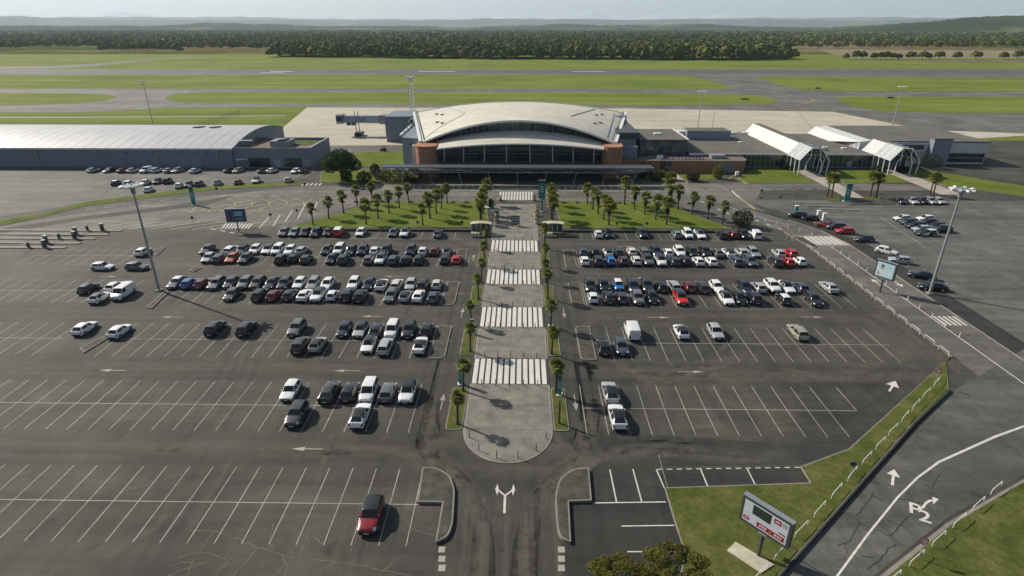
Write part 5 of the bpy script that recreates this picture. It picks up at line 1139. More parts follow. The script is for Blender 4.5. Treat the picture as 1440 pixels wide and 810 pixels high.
p = G(481,255); bl = [(-1.5,0,6.2,3.4,2.6),(2.0,0.5,6.0,3.2,2.4),(-3.6,0.2,5.0,2.4,2.0),(4.4,0,4.9,2.2,1.8),(0.2,-1.5,7.2,3.6,2.4),(0,2.0,6.4,3.5,2.4),(-2.4,-1.8,4.4,2.2,1.6),(2.6,-1.8,4.6,2.3,1.7),(0.3,0,8.3,2.6,1.5)]
tree('broad umbrella shaped evergreen tree standing by the hangar annex', p.x, p.y, 2.6, bl, 14000, 0.20, 'pine_leaf', 'evergreen_tree', 0.42)
# the crowns of two nearer trees at the foot of the car park
def near_tree(x, y, h, rad, n, label):
    bl = []; rd = random.Random(int(x*10))
    for k in range(46):
        a = rd.uniform(0,6.28); rr = rad*math.sqrt(rd.uniform(0.0,1.0)); top = h-0.32*rr*rr/rad*1.1
        bl.append((math.cos(a)*rr,math.sin(a)*rr,top-rd.uniform(0.1,1.5),rd.uniform(0.30,0.72),rd.uniform(0.24,0.55)))
    tree(label, x, y, h*0.42, bl, n, 0.075, 'near_leaf', 'broadleaf_tree', 0.22, 0.02, group='trees at the foot of the car park')
near_tree(12.5,35.0,3.8,2.9,20000,'bushy olive green tree overhanging the resurfaced parking bays'); near_tree(8.0,34.0,3.3,3.0,20000,'lower bushy tree next to the one overhanging the bays'); near_tree(16.0,32.6,3.1,1.9,8000,'small bushy tree at the corner of the grass wedge')
def shrub(px, py, w, h, label, n=1500, mat='hedge_leaf', leaf=0.17, group='clipped shrubs', base=0.1):
    q = G(px,py,base); bl = [(0,0,h*0.5,w*0.5,h*0.5),(w*0.2,0.1,h*0.42,w*0.34,h*0.42),(-w*0.2,-0.1,h*0.45,w*0.36,h*0.42),(0,w*0.2,h*0.4,w*0.4,h*0.4)]
    tree(label, q.x, q.y, 0.4, bl, n, leaf, mat, 'shrub', limbs=False, cat='shrub', group=group, base=base)
for a in ((513,256,4.4,3.4,'round clipped shrub beside the evergreen tree'),(540,255,5.2,3.8,'largest round clipped shrub between evergreen tree and canopy'),(488,254,3.4,3.2,'dark shrub at the foot of the evergreen tree'),(528,247,3.0,4.0,'dark shrub behind the two round clipped shrubs'),(563,256,5.0,4.6,'dark shrub under the canopy end'),(583,256,4.6,4.8,'dark shrub against the brick end wall'),
          (1043,318,4.6,4.2,'big dark bush at the tip of the billboard-side lawn'),(943,253,3.4,2.8,'dark shrub beside the short pale path'),(974,254,4.0,3.0,'round shrub on the annex lawn'),(1009,251,3.4,4.6,'tall bright shrub before the annex garage door'),(922,254,4.4,3.6,'dark shrub at the canopy end by the annex'),(1107,238,3.6,2.2,'low shrub at the foot of the long ridge gallery'),(1238,241,3.2,2.2,'low shrub at the foot of the short ridge gallery'),(1268,243,3.4,2.2,'low shrub beyond the short ridge gallery frames'),(1307,236,6.5,4.6,'large leafy bush under the office block'),(930,248,3.2,2.0,'pale flowering shrub against the annex'),(903,250,3.0,2.6,'shrub in the shade of the canopy')):
    shrub(*a, n=1900, mat='near_leaf' if 'bright' in a[4] or 'pale' in a[4] else 'hedge_leaf')

# ------------------------------------------------------------------ forest, hills
def rand_unit(n):
    d = rng.normal(size=(n,3)); return d/np.linalg.norm(d,axis=1,keepdims=True)
def forest(name, xy, h, rad, quads, leaf, tints, parent=None, label=None):
    n = len(xy); C = np.column_stack([xy, h*0.58])
    # every tree: a domed crown of leaf clumps
    d = rand_unit(n*quads).reshape(n,quads,3); d[:,:,2] = np.abs(d[:,:,2])*1.25-0.35
    lob = 1+0.22*np.sin(d[:,:,0:1]*5+rng.uniform(0,6,(n,1,1)))*np.cos(d[:,:,1:2]*4+rng.uniform(0,6,(n,1,1)))
    P = C[:,None,:]+d*lob*np.stack([rad,rad,h*0.44],1)[:,None,:]*rng.uniform(0.90,1.04,(n,quads,1))
    P = P.reshape(-1,3); nn = (d+rand_unit(n*quads).reshape(n,quads,3)*0.45).reshape(-1,3); nn /= np.linalg.norm(nn,axis=1,keepdims=True)
    a = np.cross(nn,rand_unit(len(nn))); a /= np.linalg.norm(a,axis=1,keepdims=True); b = np.cross(nn,a)
    s = (leaf*rng.uniform(0.7,1.4,(n,quads)) * (rad/rad.mean())[:,None]).reshape(-1,1)
    v = np.stack([P-a*s-b*s,P+a*s-b*s*0.8,P+a*s*0.8+b*s,P-a*s*0.9+b*s*0.9],1).reshape(-1,3); v[:,2] = np.maximum(v[:,2],0.1)
    o = quads_obj(name, v, 'forest_leaf', parent)
    T = np.repeat(tints, quads*4, axis=0); at = o.data.color_attributes.new('tint','FLOAT_COLOR','POINT'); at.data.foreach_set('color', np.column_stack([T,np.ones(len(T))]).astype(np.float32).ravel())
    return o
def tintset(n, warm=0.25):
    base = np.array([(0.064,0.086,0.018),(0.084,0.106,0.022),(0.050,0.070,0.018),(0.112,0.128,0.028),(0.125,0.108,0.034),(0.150,0.135,0.038)]); p = np.array([0.26,0.26,0.2,0.28-warm*0.5,warm*0.3,warm*0.2]); p = p/p.sum()
    return base[rng.choice(len(base),n,p=p)]*rng.uniform(0.8,1.25,(n,1))
def line_y(x): return 905+0.0*x
pts = []
edge = g2([(-700,80),(280,79.5),(560,82),(860,84.5),(1184,84.5)]); ex = [e[0] for e in edge]; ey = [e[1] for e in edge]
for r_ in range(11):
    for x in np.arange(-1500, 560, 8.5):
        xx = x+rng.uniform(-3,3); yy = np.interp(xx,ex,ey)+4+r_*8+rng.uniform(-4,4)+9*math.sin(xx*0.017)+6*math.sin(xx*0.051+1)
        lim = -560 if r_ >= 0 else 0
        if xx < GX(282,1000) and yy < 1500: continue
        if xx > GX(1180,yy): continue
        pts.append((xx,yy))
pts = np.array(pts); n = len(pts); h = np.where(rng.uniform(size=n) < 0.2, rng.uniform(4,8,n), rng.uniform(9,18,n))*(1+0.22*np.sin(pts[:,0]*0.02)*np.sin(pts[:,0]*0.0071+pts[:,1]*0.05)); WOODS = tag(forest('forest', pts, h, np.clip(h*rng.uniform(0.36,0.56,n),3.6,9.0), 80, 1.2, tintset(n,0.15)), 'dense green belt of woodland beyond the runway', 'woodland', kind='stuff')
pts = []                                                   # thinner woods further out, row behind row
for yy0,sp in ((1110,12),(1180,12),(1270,13),(1370,14),(1500,14),(1660,15),(1850,16),(2080,18),(2350,20),(2700,22),(3100,25),(3600,28),(4200,32),(4900,38)):
    half = yy0*1.02
    for row in range(3):
        for x in np.arange(-half, half, sp):
            xx = x+rng.uniform(-sp*0.4,sp*0.4); yy = yy0+row*sp*1.2+rng.uniform(-sp,sp)
            gap = math.sin(xx*0.0041+yy0*0.9)+math.sin(xx*0.0113+yy0*2.3)*0.6
            if gap > (1.15 if xx < yy*0.45 else 0.7) and yy0 < 4000: continue
            if yy0 < 1200 and (xx > GX(1130,yy) or xx < GX(290,yy)): continue
            if 1200 < yy0 < 1300 and xx > GX(1040,yy): continue
            pts.append((xx,yy))
pts = np.array(pts); n = len(pts); k = pts[:,1]/1500; h = rng.uniform(11,19,n)*np.clip(0.9+0.12*k,1,1.4); tag(forest('forest', pts, h, rng.uniform(5.5,8.5,n)*np.clip(k,0.9,2.6), 34, 2.5, tintset(n,0.35)), 'hazy wooded country stretching to the hills', 'woodland', kind='stuff')
# separate trees and bushes one can tell apart along the field edge and at the apron end
def far_tree(px, py, hgt, rad, label, group, i):
    q = G(px,py); t = thing('field_tree', label, 'tree', (q.x,q.y,0.03), 0, group)
    o = forest('crown', np.array([[0.0,0.0],[rad*0.5,1.0],[-rad*0.45,-1.0]]), np.array([hgt,hgt*0.85,hgt*0.8]), np.array([rad,rad*0.7,rad*0.65]), 90, 0.9, tintset(3,0.2), t)
    MB().tube((0,0,0),(0,0,hgt*0.5),0.3,0.2,7).build('trunk','trunk_bark',t)
for i,(x,w,h_) in enumerate(((1189,4,8),(1203,6,12),(1213,5,11),(1228,5,9),(1238,6,10),(1246,6,11),(1255,5,9),(1264,4,7),(1279,7,10.5),(1297,7,11),(1306,4,8),(1320,7,11),(1345,6,10),(1372,7,11),(1410,6,10),(1430,7,12))):
    far_tree(x,83.5,h_,w,f'round bushy tree, {ORD[i]} in the broken hedge from the woodland end','hedge trees by the ploughed field',i)
for i,(x,w,h_) in enumerate(((145,7,12),(154,8,15),(163,8,15),(172,8,14),(181,9,16),(190,8,15),(199,9,17),(208,9,17),(216,9,17),(226,8,14),(237,8,14),(247,8,13),(254,5,9))):
    far_tree(x,73.0,h_,w,f'rounded dark tree, {ORD[12-i]} from the woodland in the clump past the runway end','clump of trees past the runway end',i)
# hills: one heightfield from 5 to 14 km
def hill_h(x, y):
    d = math.hypot(x,y); a = math.atan2(x,y)
    def nz(t,s): return math.sin(t*3.1+s)*0.5+math.sin(t*7.7+s*2.1)*0.28+math.sin(t*17.3+s*3.7)*0.14+math.sin(t*39+s*1.3)*0.06
    r1 = 235*math.exp(-((d-19500)/2300)**2)*(1+0.20*nz(a*2.4,1.0)); r2 = 330*math.exp(-((d-26500)/2300)**2)*(1+0.22*nz(a*2.0,4.2))
    r3 = 92*math.exp(-((d-5400)/800)**2)*max(0,min(1,(a-0.36)*4.0))*(1+0.30*nz(a*3,2.2)); r4 = 58*math.exp(-((d-8200)/900)**2)*(1+0.5*nz(a*3.5,6.2))
    f = 1+0.05*math.sin(x*0.004)*math.sin(y*0.005)
    return max(0,(r1+r2+r3+r4)*f)-2.0
mb = MB(); na, nr = 460, 90; vs = []
for j in range(nr+1):
    d = 4300*(29500/4300)**(j/nr)
    for i in range(na+1):
        a = -0.95+1.9*i/na; x,y = d*math.sin(a), d*math.cos(a); vs.append((x,y,hill_h(x,y)+random.uniform(0,7 if d < 8000 else 9)))
mb.add(vs,[(j*(na+1)+i,j*(na+1)+i+1,(j+1)*(na+1)+i+1,(j+1)*(na+1)+i) for j in range(nr) for i in range(na)])
struct('hills', mb, 'hill_cover', smooth=60)
mb = MB(); na, nr = 500, 16; vs = []                       # faint mountains on the far skyline
plain('hazed_rock', (0.42,0.46,0.50), 0.95, var=0.3, scale=0.0006, kind='world')  # pale bluish rock colour with distance haze painted in
for j in range(nr+1):
    for i in range(na+1):
        a = -0.85+1.7*i/na; t = j/nr; d = 33000+8500*t
        pk = 0.55+0.45*math.sin(a*7.3+0.6)*math.sin(a*2.1+1.9)+0.16*math.sin(a*23+1.0)+0.09*math.sin(a*57+2.0)+0.05*math.sin(a*131)
        z = 800*max(0.12,pk)*math.sin(math.pi*t)**1.4*(1+0.10*math.sin(a*90+j*1.7))-3
        vs.append((d*math.sin(a), d*math.cos(a), z))
mb.add(vs,[(j*(na+1)+i,j*(na+1)+i+1,(j+1)*(na+1)+i+1,(j+1)*(na+1)+i) for j in range(nr) for i in range(na)])
struct('mountains', mb, 'hazed_rock', smooth=60)

# ------------------------------------------------------------------ masts, signs, furniture
def lamp_mast(px, py, h, r, label, head='ring', group='lighting masts'):
    q = G(px,py); t = thing('lighting_mast', label, 'lamp mast', (q.x,q.y,0.0), 0, group)
    MB().tube((0,0,0),(0,0,h),r,r*0.55,12).build('pole','galvanised',t,40); MB().box(-r*2,r*2,-r*2,r*2,0,0.2).build('foot','kerb_concrete',t)
    if head == 'ring':
        MB().lathe([(1.25,-0.05),(1.35,0.0),(1.35,0.12),(1.2,0.16)],(0,0,h-0.35),18).build('head_frame','steel',t)
        MB().lathe([(0.35,0),(0.35,1.0)],(0,0,h-1.6),10).build('winch_collar','steel',t)
        for k in range(8):
            a = k*math.pi/4; c_,s_ = math.cos(a),math.sin(a); o = MB().box(-0.3,0.3,-0.22,0.22,-0.14,0.14).build('floodlight','white_metal',t); o.location = (1.55*c_,1.55*s_,h-0.25); o.rotation_euler = (0.35*s_,-0.35*c_,a)
    elif head == 'lattice':
        for sx in (-1,1):
            for sy in (-1,1): MB().tube((sx*1.1,sy*1.1,0),(sx*0.9,sy*0.9,h),0.09,n=6).build('leg','galvanised',t)
        m_ = MB()
        for k in range(9):
            z0,z1 = h*k/9,h*(k+1)/9
            for a,b in (((-1,-1),(1,-1)),((1,-1),(1,1)),((1,1),(-1,1)),((-1,1),(-1,-1))): m_.tube((a[0],a[1],z0),(b[0],b[1],z1),0.05,n=5)
        m_.build('lattice','galvanised',t); MB().lathe([(2.0,0),(2.3,0.2),(2.3,0.5),(1.6,0.7)],(0,0,h),16).build('platform','galvanised',t)
        for k in range(6):
            a = k*math.pi/3; o = MB().box(-0.4,0.4,-0.3,0.3,-0.3,0.3).build('floodlight','white_metal',t); o.location = (2.2*math.cos(a),2.2*math.sin(a),h+0.9); o.rotation_euler = (0,0,a)
    else:
        MB().box(-1.8,1.8,-0.15,0.15,h-0.2,h).build('crossarm','galvanised',t)
        MB().box(-1.3,1.3,-0.15,0.15,h-1.5,h-1.3).build('crossarm','galvanised',t)
        for k in range(4): MB().box(-1.9+k*1.1,-1.3+k*1.1,-0.5,0.1,h-0.1,h+0.3).build('floodlight','white_metal',t)
    return t
lamp_mast(224,409,19.3,0.26,'tall grey lighting mast with ring of floodlights on the hangar side of the car park')
lamp_mast(1307,413,19.0,0.26,'tall grey lighting mast beside the access road and black saloon')
lamp_mast(217,182,21.0,0.2,'slim mast behind the hangar roof','arms'); lamp_mast(981,182,16.6,0.22,'slim floodlight mast on the apron behind the low wing','arms'); lamp_mast(1254,181,18.4,0.26,'white floodlight mast on the apron behind the office block','arms'); lamp_mast(580,162,18.5,0.3,'lattice floodlight tower behind the boarding bridge','lattice')

def billboard(px, py, w, h, zc, rz, label, art):
    q = G(px,py); t = thing('billboard', label, 'billboard', (q.x,q.y,0.05), rz, 'advertising billboards')
    MB().tube((0,0,0),(0,0,zc-h/2+0.05),0.15,n=12).build('post','dark_steel',t,40)
    fr = MB().box(-w/2,w/2,-0.24,0.24,zc-h/2,zc+h/2).build('case','dark_steel',t)
    MB().box(-w/2-0.02,w/2+0.02,-0.26,0.26,zc+h/2,zc+h/2+0.06).build('case_lid','steel',t)
    b = 0.26; x0,x1,z0,z1 = -w/2+b,w/2-b,zc-h/2+b,zc+h/2-b
    def pan(n,a,c,d,e,mat,dep): return MB().box(x0+(x1-x0)*a,x0+(x1-x0)*c,-0.24-dep,-0.23,z0+(z1-z0)*d,z0+(z1-z0)*e).build(n,mat,t)
    pan('poster',0,1,0,1,art[0][0],0.006)
    for (n,a,c,d,e,mat,dep) in art[1:]: pan(n,a,c,d,e,mat,dep)
    MB().box(-0.35,0.35,-0.32,0.0,zc-h/2-0.09,zc-h/2-0.01).build('bracket','galvanised',t)
    return t
plain('poster_pale', (0.52,0.55,0.60), 0.3, var=0.05); plain('poster_dark', (0.035,0.045,0.04), 0.3, var=0.3); plain('poster_red', (0.30,0.012,0.03), 0.35, var=0.1); plain('poster_blue', (0.05,0.14,0.22), 0.35, var=0.4, scale=2); plain('poster_sky', (0.42,0.60,0.66), 0.35, var=0.2, scale=1.5); plain('skin_print', (0.42,0.24,0.17), 0.5); plain('hair_print', (0.03,0.06,0.10), 0.5); plain('pink_print', (0.55,0.25,0.30), 0.5)
art = [('poster_pale',),('picture',0.20,0.62,0.50,0.96,'poster_dark',0.012),('picture_line',0.20,0.62,0.955,0.985,'poster_pale',0.014),('logo',0.68,0.84,0.70,0.92,'poster_red',0.012),('logo_mark',0.71,0.81,0.78,0.84,'poster_pale',0.018),('text_bar',0.86,0.98,0.86,0.90,'grey_roof',0.012),('text_bar',0.86,0.98,0.79,0.82,'grey_roof',0.012),('text_bar',0.86,0.96,0.72,0.75,'grey_roof',0.012),('red_tag',0.02,0.16,0.08,0.24,'poster_red',0.012),('red_tag_mark',0.05,0.13,0.14,0.18,'poster_pale',0.018),('red_banner',0.34,0.96,0.06,0.28,'poster_red',0.012),
       ('banner_letter',0.40,0.44,0.12,0.22,'poster_pale',0.018),('banner_letter',0.46,0.50,0.11,0.23,'poster_pale',0.018),('banner_letter',0.52,0.56,0.11,0.23,'poster_pale',0.018),('banner_letter',0.64,0.67,0.15,0.19,'poster_pale',0.018),('banner_letter',0.74,0.79,0.12,0.22,'poster_pale',0.018),('banner_letter',0.81,0.85,0.12,0.22,'poster_pale',0.018),('banner_letter',0.87,0.90,0.12,0.22,'poster_pale',0.018),('small_tag',0.82,0.97,0.36,0.42,'poster_red',0.012)]
billboard(1066,783,4.5,2.75,4.25,R(-50),'large grey framed billboard with red and white poster on the grass wedge',art)
struct('billboard_plinth', MB().prism(g2([(1034,764),(1022,776),(1070,808),(1088,796)]),0.1,0.2),'pale_concrete')
art = [('poster_sky',),('figure_hair',0.24,0.42,0.62,0.86,'hair_print',0.012),('figure_face',0.28,0.40,0.52,0.74,'skin_print',0.016),('figure_body',0.16,0.48,0.02,0.42,'poster_pale',0.012),('figure_sleeve',0.10,0.24,0.10,0.34,'pink_print',0.014),('text_bar',0.60,0.95,0.55,0.60,'poster_pale',0.012),('text_bar',0.62,0.92,0.40,0.45,'poster_pale',0.012)]
billboard(1237,411,3.4,3.1,4.2,R(-56),'billboard with pale blue poster of a person beside the access road hoops',art)
art = [('poster_blue',),('figure_body',0.10,0.30,0.05,0.55,'poster_red',0.012),('figure_hair',0.12,0.30,0.55,0.86,'hair_print',0.012),('text_bar',0.45,0.92,0.68,0.82,'poster_sky',0.012),('text_bar',0.45,0.88,0.48,0.60,'poster_sky',0.012),('text_bar',0.52,0.92,0.14,0.18,'poster_pale',0.012)]
billboard(336,326,4.3,3.0,3.9,R(8),'billboard with dark blue poster by the drop off road bend',art)

def totem(px, py, w, h, label, base=0.0, cap=True):
    q = G(px,py); t = thing('totem_sign', label, 'sign', (q.x,q.y,base), R(random.uniform(-8,8)), 'teal totem signs')
    MB().box(-w/2,w/2,-0.14,0.14,0.12,h).build('panel','teal_paint',t)
    MB().box(-w/2-0.15,w/2+0.15,-0.35,0.35,0,0.12).build('foot','white_metal',t)
    if cap: MB().box(-w/2-0.015,w/2+0.015,-0.155,0.155,h-0.16*h,h-0.03*h).build('header','dark_steel',t); MB().box(-w/2,w/2,-0.14,0.14,h,h+0.08).build('cap','galvanised',t)
    for k in range(3): MB().box(-w*0.3,w*0.25,-0.152,-0.14,h*(0.62-0.12*k),h*(0.66-0.12*k)).build('lettering','white_metal',t)
    return t
totem(273,288,1.0,4.9,'tall teal totem sign at the drop off road verge'); totem(1190,283,1.5,4.8,'broad teal totem sign between the wing paths'); totem(762,280,1.9,5.2,'dark teal pylon by the walkway head',0.0); totem(762,298,0.45,3.4,'slim teal post sign at the lawn edge of the walkway',0.1,False); totem(694,297,0.45,2.8,'slim teal post sign opposite, by the concrete plinth',0.1,False)
totem(648,541,0.5,2.6,'teal totem in the planted strip by the walkway end, hangar side',0.1); totem(786.5,556,0.5,2.9,'teal totem in the planted strip by the walkway end, billboard side',0.1); totem(664,470,0.5,2.4,'teal totem halfway along the walkway, hangar side',0.1); totem(774,459,0.4,1.8,'small teal totem halfway along the walkway, billboard side',0.1)
q = G(690,293); pb = thing('planter_box', 'dark green box on pale concrete plinth beside the walkway', 'planter', (q.x,q.y,0.1)); MB().box(-1.6,1.4,-0.7,0.7,0,0.25).build('plinth','pale_concrete',pb); MB().box(-0.5,0.5,-0.35,0.35,0.25,2.4).build('cabinet','hedge_leaf',pb)
q = G(725,318); ib = thing('information_board', 'upright dark framed information panel standing on the walkway', 'board', (q.x,q.y,0.07)); MB().box(-0.95,0.95,-0.06,0.06,0.35,2.5).build('frame','black_plastic',ib)
for i in range(3):
    for j in range(3): MB().box(-0.80+i*0.55,-0.80+i*0.55+0.46,-0.075,-0.06,0.55+j*0.62,1.05+j*0.62).build('poster','pale_glass',ib)
for s in (-0.9,0.9): MB().box(s-0.05,s+0.05,-0.3,0.3,0,0.35).build('foot','black_plastic',ib)
# trolley shelters
for (px,py,lab) in ((676,333,'curved roof trolley shelter on the hangar side of the walkway head'),(778,333,'curved roof trolley shelter on the billboard side of the walkway head')):
    q = G(px,py); t = thing('trolley_shelter', lab, 'shelter', (q.x,q.y+2.0,0.0), 0, 'trolley shelters')
    prof = [(-2.4+4.8*k/8, 2.5+0.25*math.sin(math.pi*k/8)) for k in range(9)]
    MB().add([(x,y,z+dz) for dz in (0,0.09) for y in (-0.9,0.9) for x,z in prof],[(18+k,19+k,28+k,27+k) for k in range(8)]+[(10+k,9+k,k,k+1) for k in range(8)]+[(k,k+1,19+k,18+k)[::1] for k in range(8)]+[(9+k+1,9+k,27+k,28+k) for k in range(8)]).build('roof','pale_concrete',t)
    for x in (-2.2,2.2):
        for y in (-0.8,0.8): MB().tube((x,y,0),(x,y,2.55),0.05,n=6).build('post','galvanised',t)
    for k in range(4): MB().box(-2.2+k*1.1,-1.2+k*1.1,0.78,0.82,0.2,2.2).build('glass_panel','green_glass',t)
    for k in range(3): MB().box(-2.1+k*0.7,-1.6+k*0.7,-2.6,-1.5,0.1,1.0).build('trolley','pale_concrete',t)
# hoop barriers
def hoop_set(pts, label, group, L=2.2, h=0.75, mat='white_metal', base=0.1):
    me = MB().path([(-L/2,0,0),(-L/2,0,h*0.85),(-L/2+0.18,0,h),(L/2-0.18,0,h),(L/2,0,h*0.85),(L/2,0,0)],0.033,6).mesh('hoop_barrier',mat,50)
    for k,(x,y,a) in enumerate(pts):
        o = bpy.data.objects.new('hoop_barrier',me); COL.objects.link(o); o.location = (x,y,base); o.rotation_euler = (0,0,a); tag(o,label.format(ORD[k]),'barrier',group)
hoop_set([(RX0-1.0,75+k*3.35,R(90+random.uniform(-2,2))) for k in range(13,-1,-1)],'white tubular hoop barrier, {} from the zebra crossing, beside the access road','hoops along the access road')
A = Vector(g2([(1316,541)])[0]); B = Vector(g2([(1068,812)])[0]); d = (B-A); nh = 13
hoop_set([((A+d*(k/(nh-1))).x,(A+d*(k/(nh-1))).y,math.atan2(d.y,d.x)+random.uniform(-.04,.04)) for k in range(nh)],'pale hoop barrier, {} from the wedge tip, along the grass wedge edge','hoops along the grass wedge',2.5,0.62)
A = Vector(g2([(1400,690)])[0]); B = Vector(g2([(1255,818)])[0]); d = (B-A)
hoop_set([((A+d*(k/5)).x,(A+d*(k/5)).y,math.atan2(d.y,d.x)) for k in range(6)],'pale hoop barrier, {} along the verge across the lower road','hoops across the lower road',2.5,0.62)
# delineator posts on the access road line, bollards
def posts(pts, name, label, group, h, r, mat, base=0.0, cap=None, cat='bollard'):
    for k,(x,y) in enumerate(pts):
        t = thing(name, label.format(ORD[k]) if '{}' in label else label, cat, (x,y,base), 0, group)
        o = bpy.data.objects.new('post', POSTM.setdefault((h,r,mat), MB().lathe([(r*1.25,0),(r*1.25,0.05),(r,0.06),(r,h-r*0.6),(r*0.6,h)],n=8).mesh('post',mat,40))); COL.objects.link(o); o.parent = t
        if cap:
            c = bpy.data.objects.new('band', POSTM.setdefault((h,r,cap,'b'), MB().lathe([(r*1.08,h*0.78),(r*1.08,h*0.9)],n=8).mesh('band',cap,40))); COL.objects.link(c); c.parent = t
POSTM = {}
posts([(66.35,80+k*3.3) for k in range(12,-1,-1)],'delineator_post','white flexible post, {} from the zebra crossing, on the access road line','access road posts',0.85,0.07,'white_metal',0.012,'galvanised','post')
posts([(65.6-k*1.65,128.2+k*2.6) for k in range(8)],'delineator_post','white flexible post, {} past the zebra crossing, on the road bend','bend posts',0.85,0.07,'white_metal',0.012,'galvanised','post')
cx_ = (EX0+EX1)/2
posts([(cx_+math.sin(R(a))*4.6,56.5-math.cos(R(a))*5.2) for a in (-72,-43,-14,15,44,72)],'bollard','slim dark bollard, {} from the hangar side, around the rounded walkway end','bollards of the walkway end',0.95,0.055,'dark_steel',0.07,'galvanised')
bs = []
for (a,b) in CROSS:
    for y,e in ((a-0.35,'near'),(b+0.35,'terminal')): posts([(EX0+1.6+k*1.83,y) for k in range(5)],'bollard','slim dark bollard, {} from the hangar side, '+('terminal' if e == 'terminal' else 'entrance')+' edge of the '+ORD[CROSS.index((a,b))]+' walkway crossing','bollards of the crossings',0.95,0.055,'dark_steel',0.07,'galvanised')
posts([(-33+k*1.9,168.4) for k in range(36) if not -7 < -33+k*1.9 < 5],'bollard','pale bollard in the line before the terminal canopy','bollards before the canopy',0.95,0.08,'pale_concrete',0.015)
posts([(-33+k*1.9,165.6) for k in range(36) if not -7 < -33+k*1.9 < 5],'bollard','pale bollard along the terminal pavement kerb','bollards along the terminal kerb',0.85,0.07,'galvanised',0.015)
posts([(EX0+0.8+k*1.15,167.0) for k in range(9)],'bollard','pale bollard, {} from the hangar side, across the terminal crossing head','bollards of the terminal crossing',0.95,0.07,'galvanised',0.015)
blk = MB().add([(-0.55,-0.3,0),(0.55,-0.3,0),(0.55,0.3,0),(-0.55,0.3,0),(-0.45,-0.2,0.42),(0.45,-0.2,0.42),(0.45,0.2,0.42),(-0.45,0.2,0.42)],[(4,5,6,7),(0,1,5,4),(1,2,6,5),(2,3,7,6),(3,0,4,7)]).mesh('kerb_block','island_top')
k2 = -1
for k in range(26):
    x = -48+k*3.7
    if -9 < x < 6: continue
    k2 += 1
    o = bpy.data.objects.new('kerb_block',blk); COL.objects.link(o); o.location = (x,153.6,0.008); tag(o,f'dark low concrete block, {ORD[k2]} from the hangar end, beside the drop off road','block','concrete blocks by the road')
def planter(px, py, lab, r=0.6):
    q = G(px,py); t = thing('planter', lab, 'planter', (q.x,q.y,0.07), 0, 'walkway planters'); MB().lathe([(r*0.75,0),(r,0.15),(r,0.75),(r*0.85,0.78)],n=12).build('pot','pale_concrete',t,40)
    quads_obj('plant', leaf_cloud(160, blob_sampler([(0,0,1.0,r*0.8,0.45)]), 0.12, random), 'near_leaf', t)
planter(703,282,'round pale planter at the head of the walkway, hangar side'); planter(751,282,'round pale planter at the head of the walkway, billboard side'); planter(754.5,304,'round pale planter beside the billboard-side lawn'); planter(755,315,'round pale planter next to the billboard-side shelter'); planter(699,304,'round pale planter beside the hangar-side lawn'); planter(699,311,'round pale planter next to the hangar-side shelter')
# round signs on posts
def roadsign(px, py, h, label, plate='galvanised', base=0.0, r=0.36):
    q = G(px,py); t = thing('road_sign', label, 'sign', (q.x,q.y,base), R(random.uniform(-25,25)), 'road signs')
    MB().tube((0,0,0),(0,0,h+r*0.6),0.04,n=6).build('post','galvanised',t); m_ = MB().tube((0,-0.06,h),(0,-0.03,h),r,n=16); m_.build('plate',plate,t); MB().tube((0,-0.075,h),(0,-0.06,h),r*0.72,n=16).build('plate_face','white_metal' if plate == 'red_paint' else 'dark_steel',t)
for a in ((1313,543,2.2,'round road sign at the tip of the grass wedge','red_paint',0.1),(1195,668,1.4,'low round sign seen from behind on the grass wedge','galvanised',0.1),(1291,786,2.0,'round red rimmed road sign on the verge across the lower road','red_paint',0.1),(273.5,321,2.6,'dark sign on a pole beside the striped road markings','dark_steel',0.0),(382,313,2.0,'dark sign among the slanting road stripes','dark_steel',0.0),(419,307,2.0,'dark sign at the tip of the hangar-side lawn road','dark_steel',0.0),(307,278,2.6,'slim sign behind the totem by the bus bays','dark_steel',0.0),(430,272,2.8,'slim sign near the yard crossing','dark_steel',0.0),(1018,245+10,2.2,'small sign before the annex garage','dark_steel',0.1),(1069,283,3.0,'dark traffic sign at the road fork','dark_steel',0.0),(1067,293,2.8,'pale traffic sign on the fork verge','galvanised',0.0),(1095,291,2.6,'pale sign pole at the ticket lanes of the side lot','galvanised',0.0),(1113,286,4.2,'tall red and white pole at the side lot lanes','red_paint',0.0),(868,263,3.0,'white rectangular sign before the canopy','white_metal',0.0),(588,319,1.1,'dark round bin-like sign on the lawn kerb, hangar side','dark_steel',0.1),(650,319,1.1,'dark round sign on the lawn kerb by the hangar-side shelter','dark_steel',0.1),(867,321,1.1,'dark round sign on the lawn kerb by the black hatchback','dark_steel',0.1),(909,321,1.1,'dark round sign on the lawn kerb by the charcoal SUV','dark_steel',0.1),(1234,286,2.6,'white sign on a post beside the side lot entry','white_metal',0.0)): roadsign(*a)
q = G(786,596); o = tag(MB().lathe([(0.16,0),(0.13,0.6),(0.11,3.0),(0.10,3.2)],n=9).build('bare_palm_trunk','trunk_bark',None,50),'bare dark palm stump without leaves in the planted strip by the walkway end','stump'); o.location = (q.x,q.y,0.1)
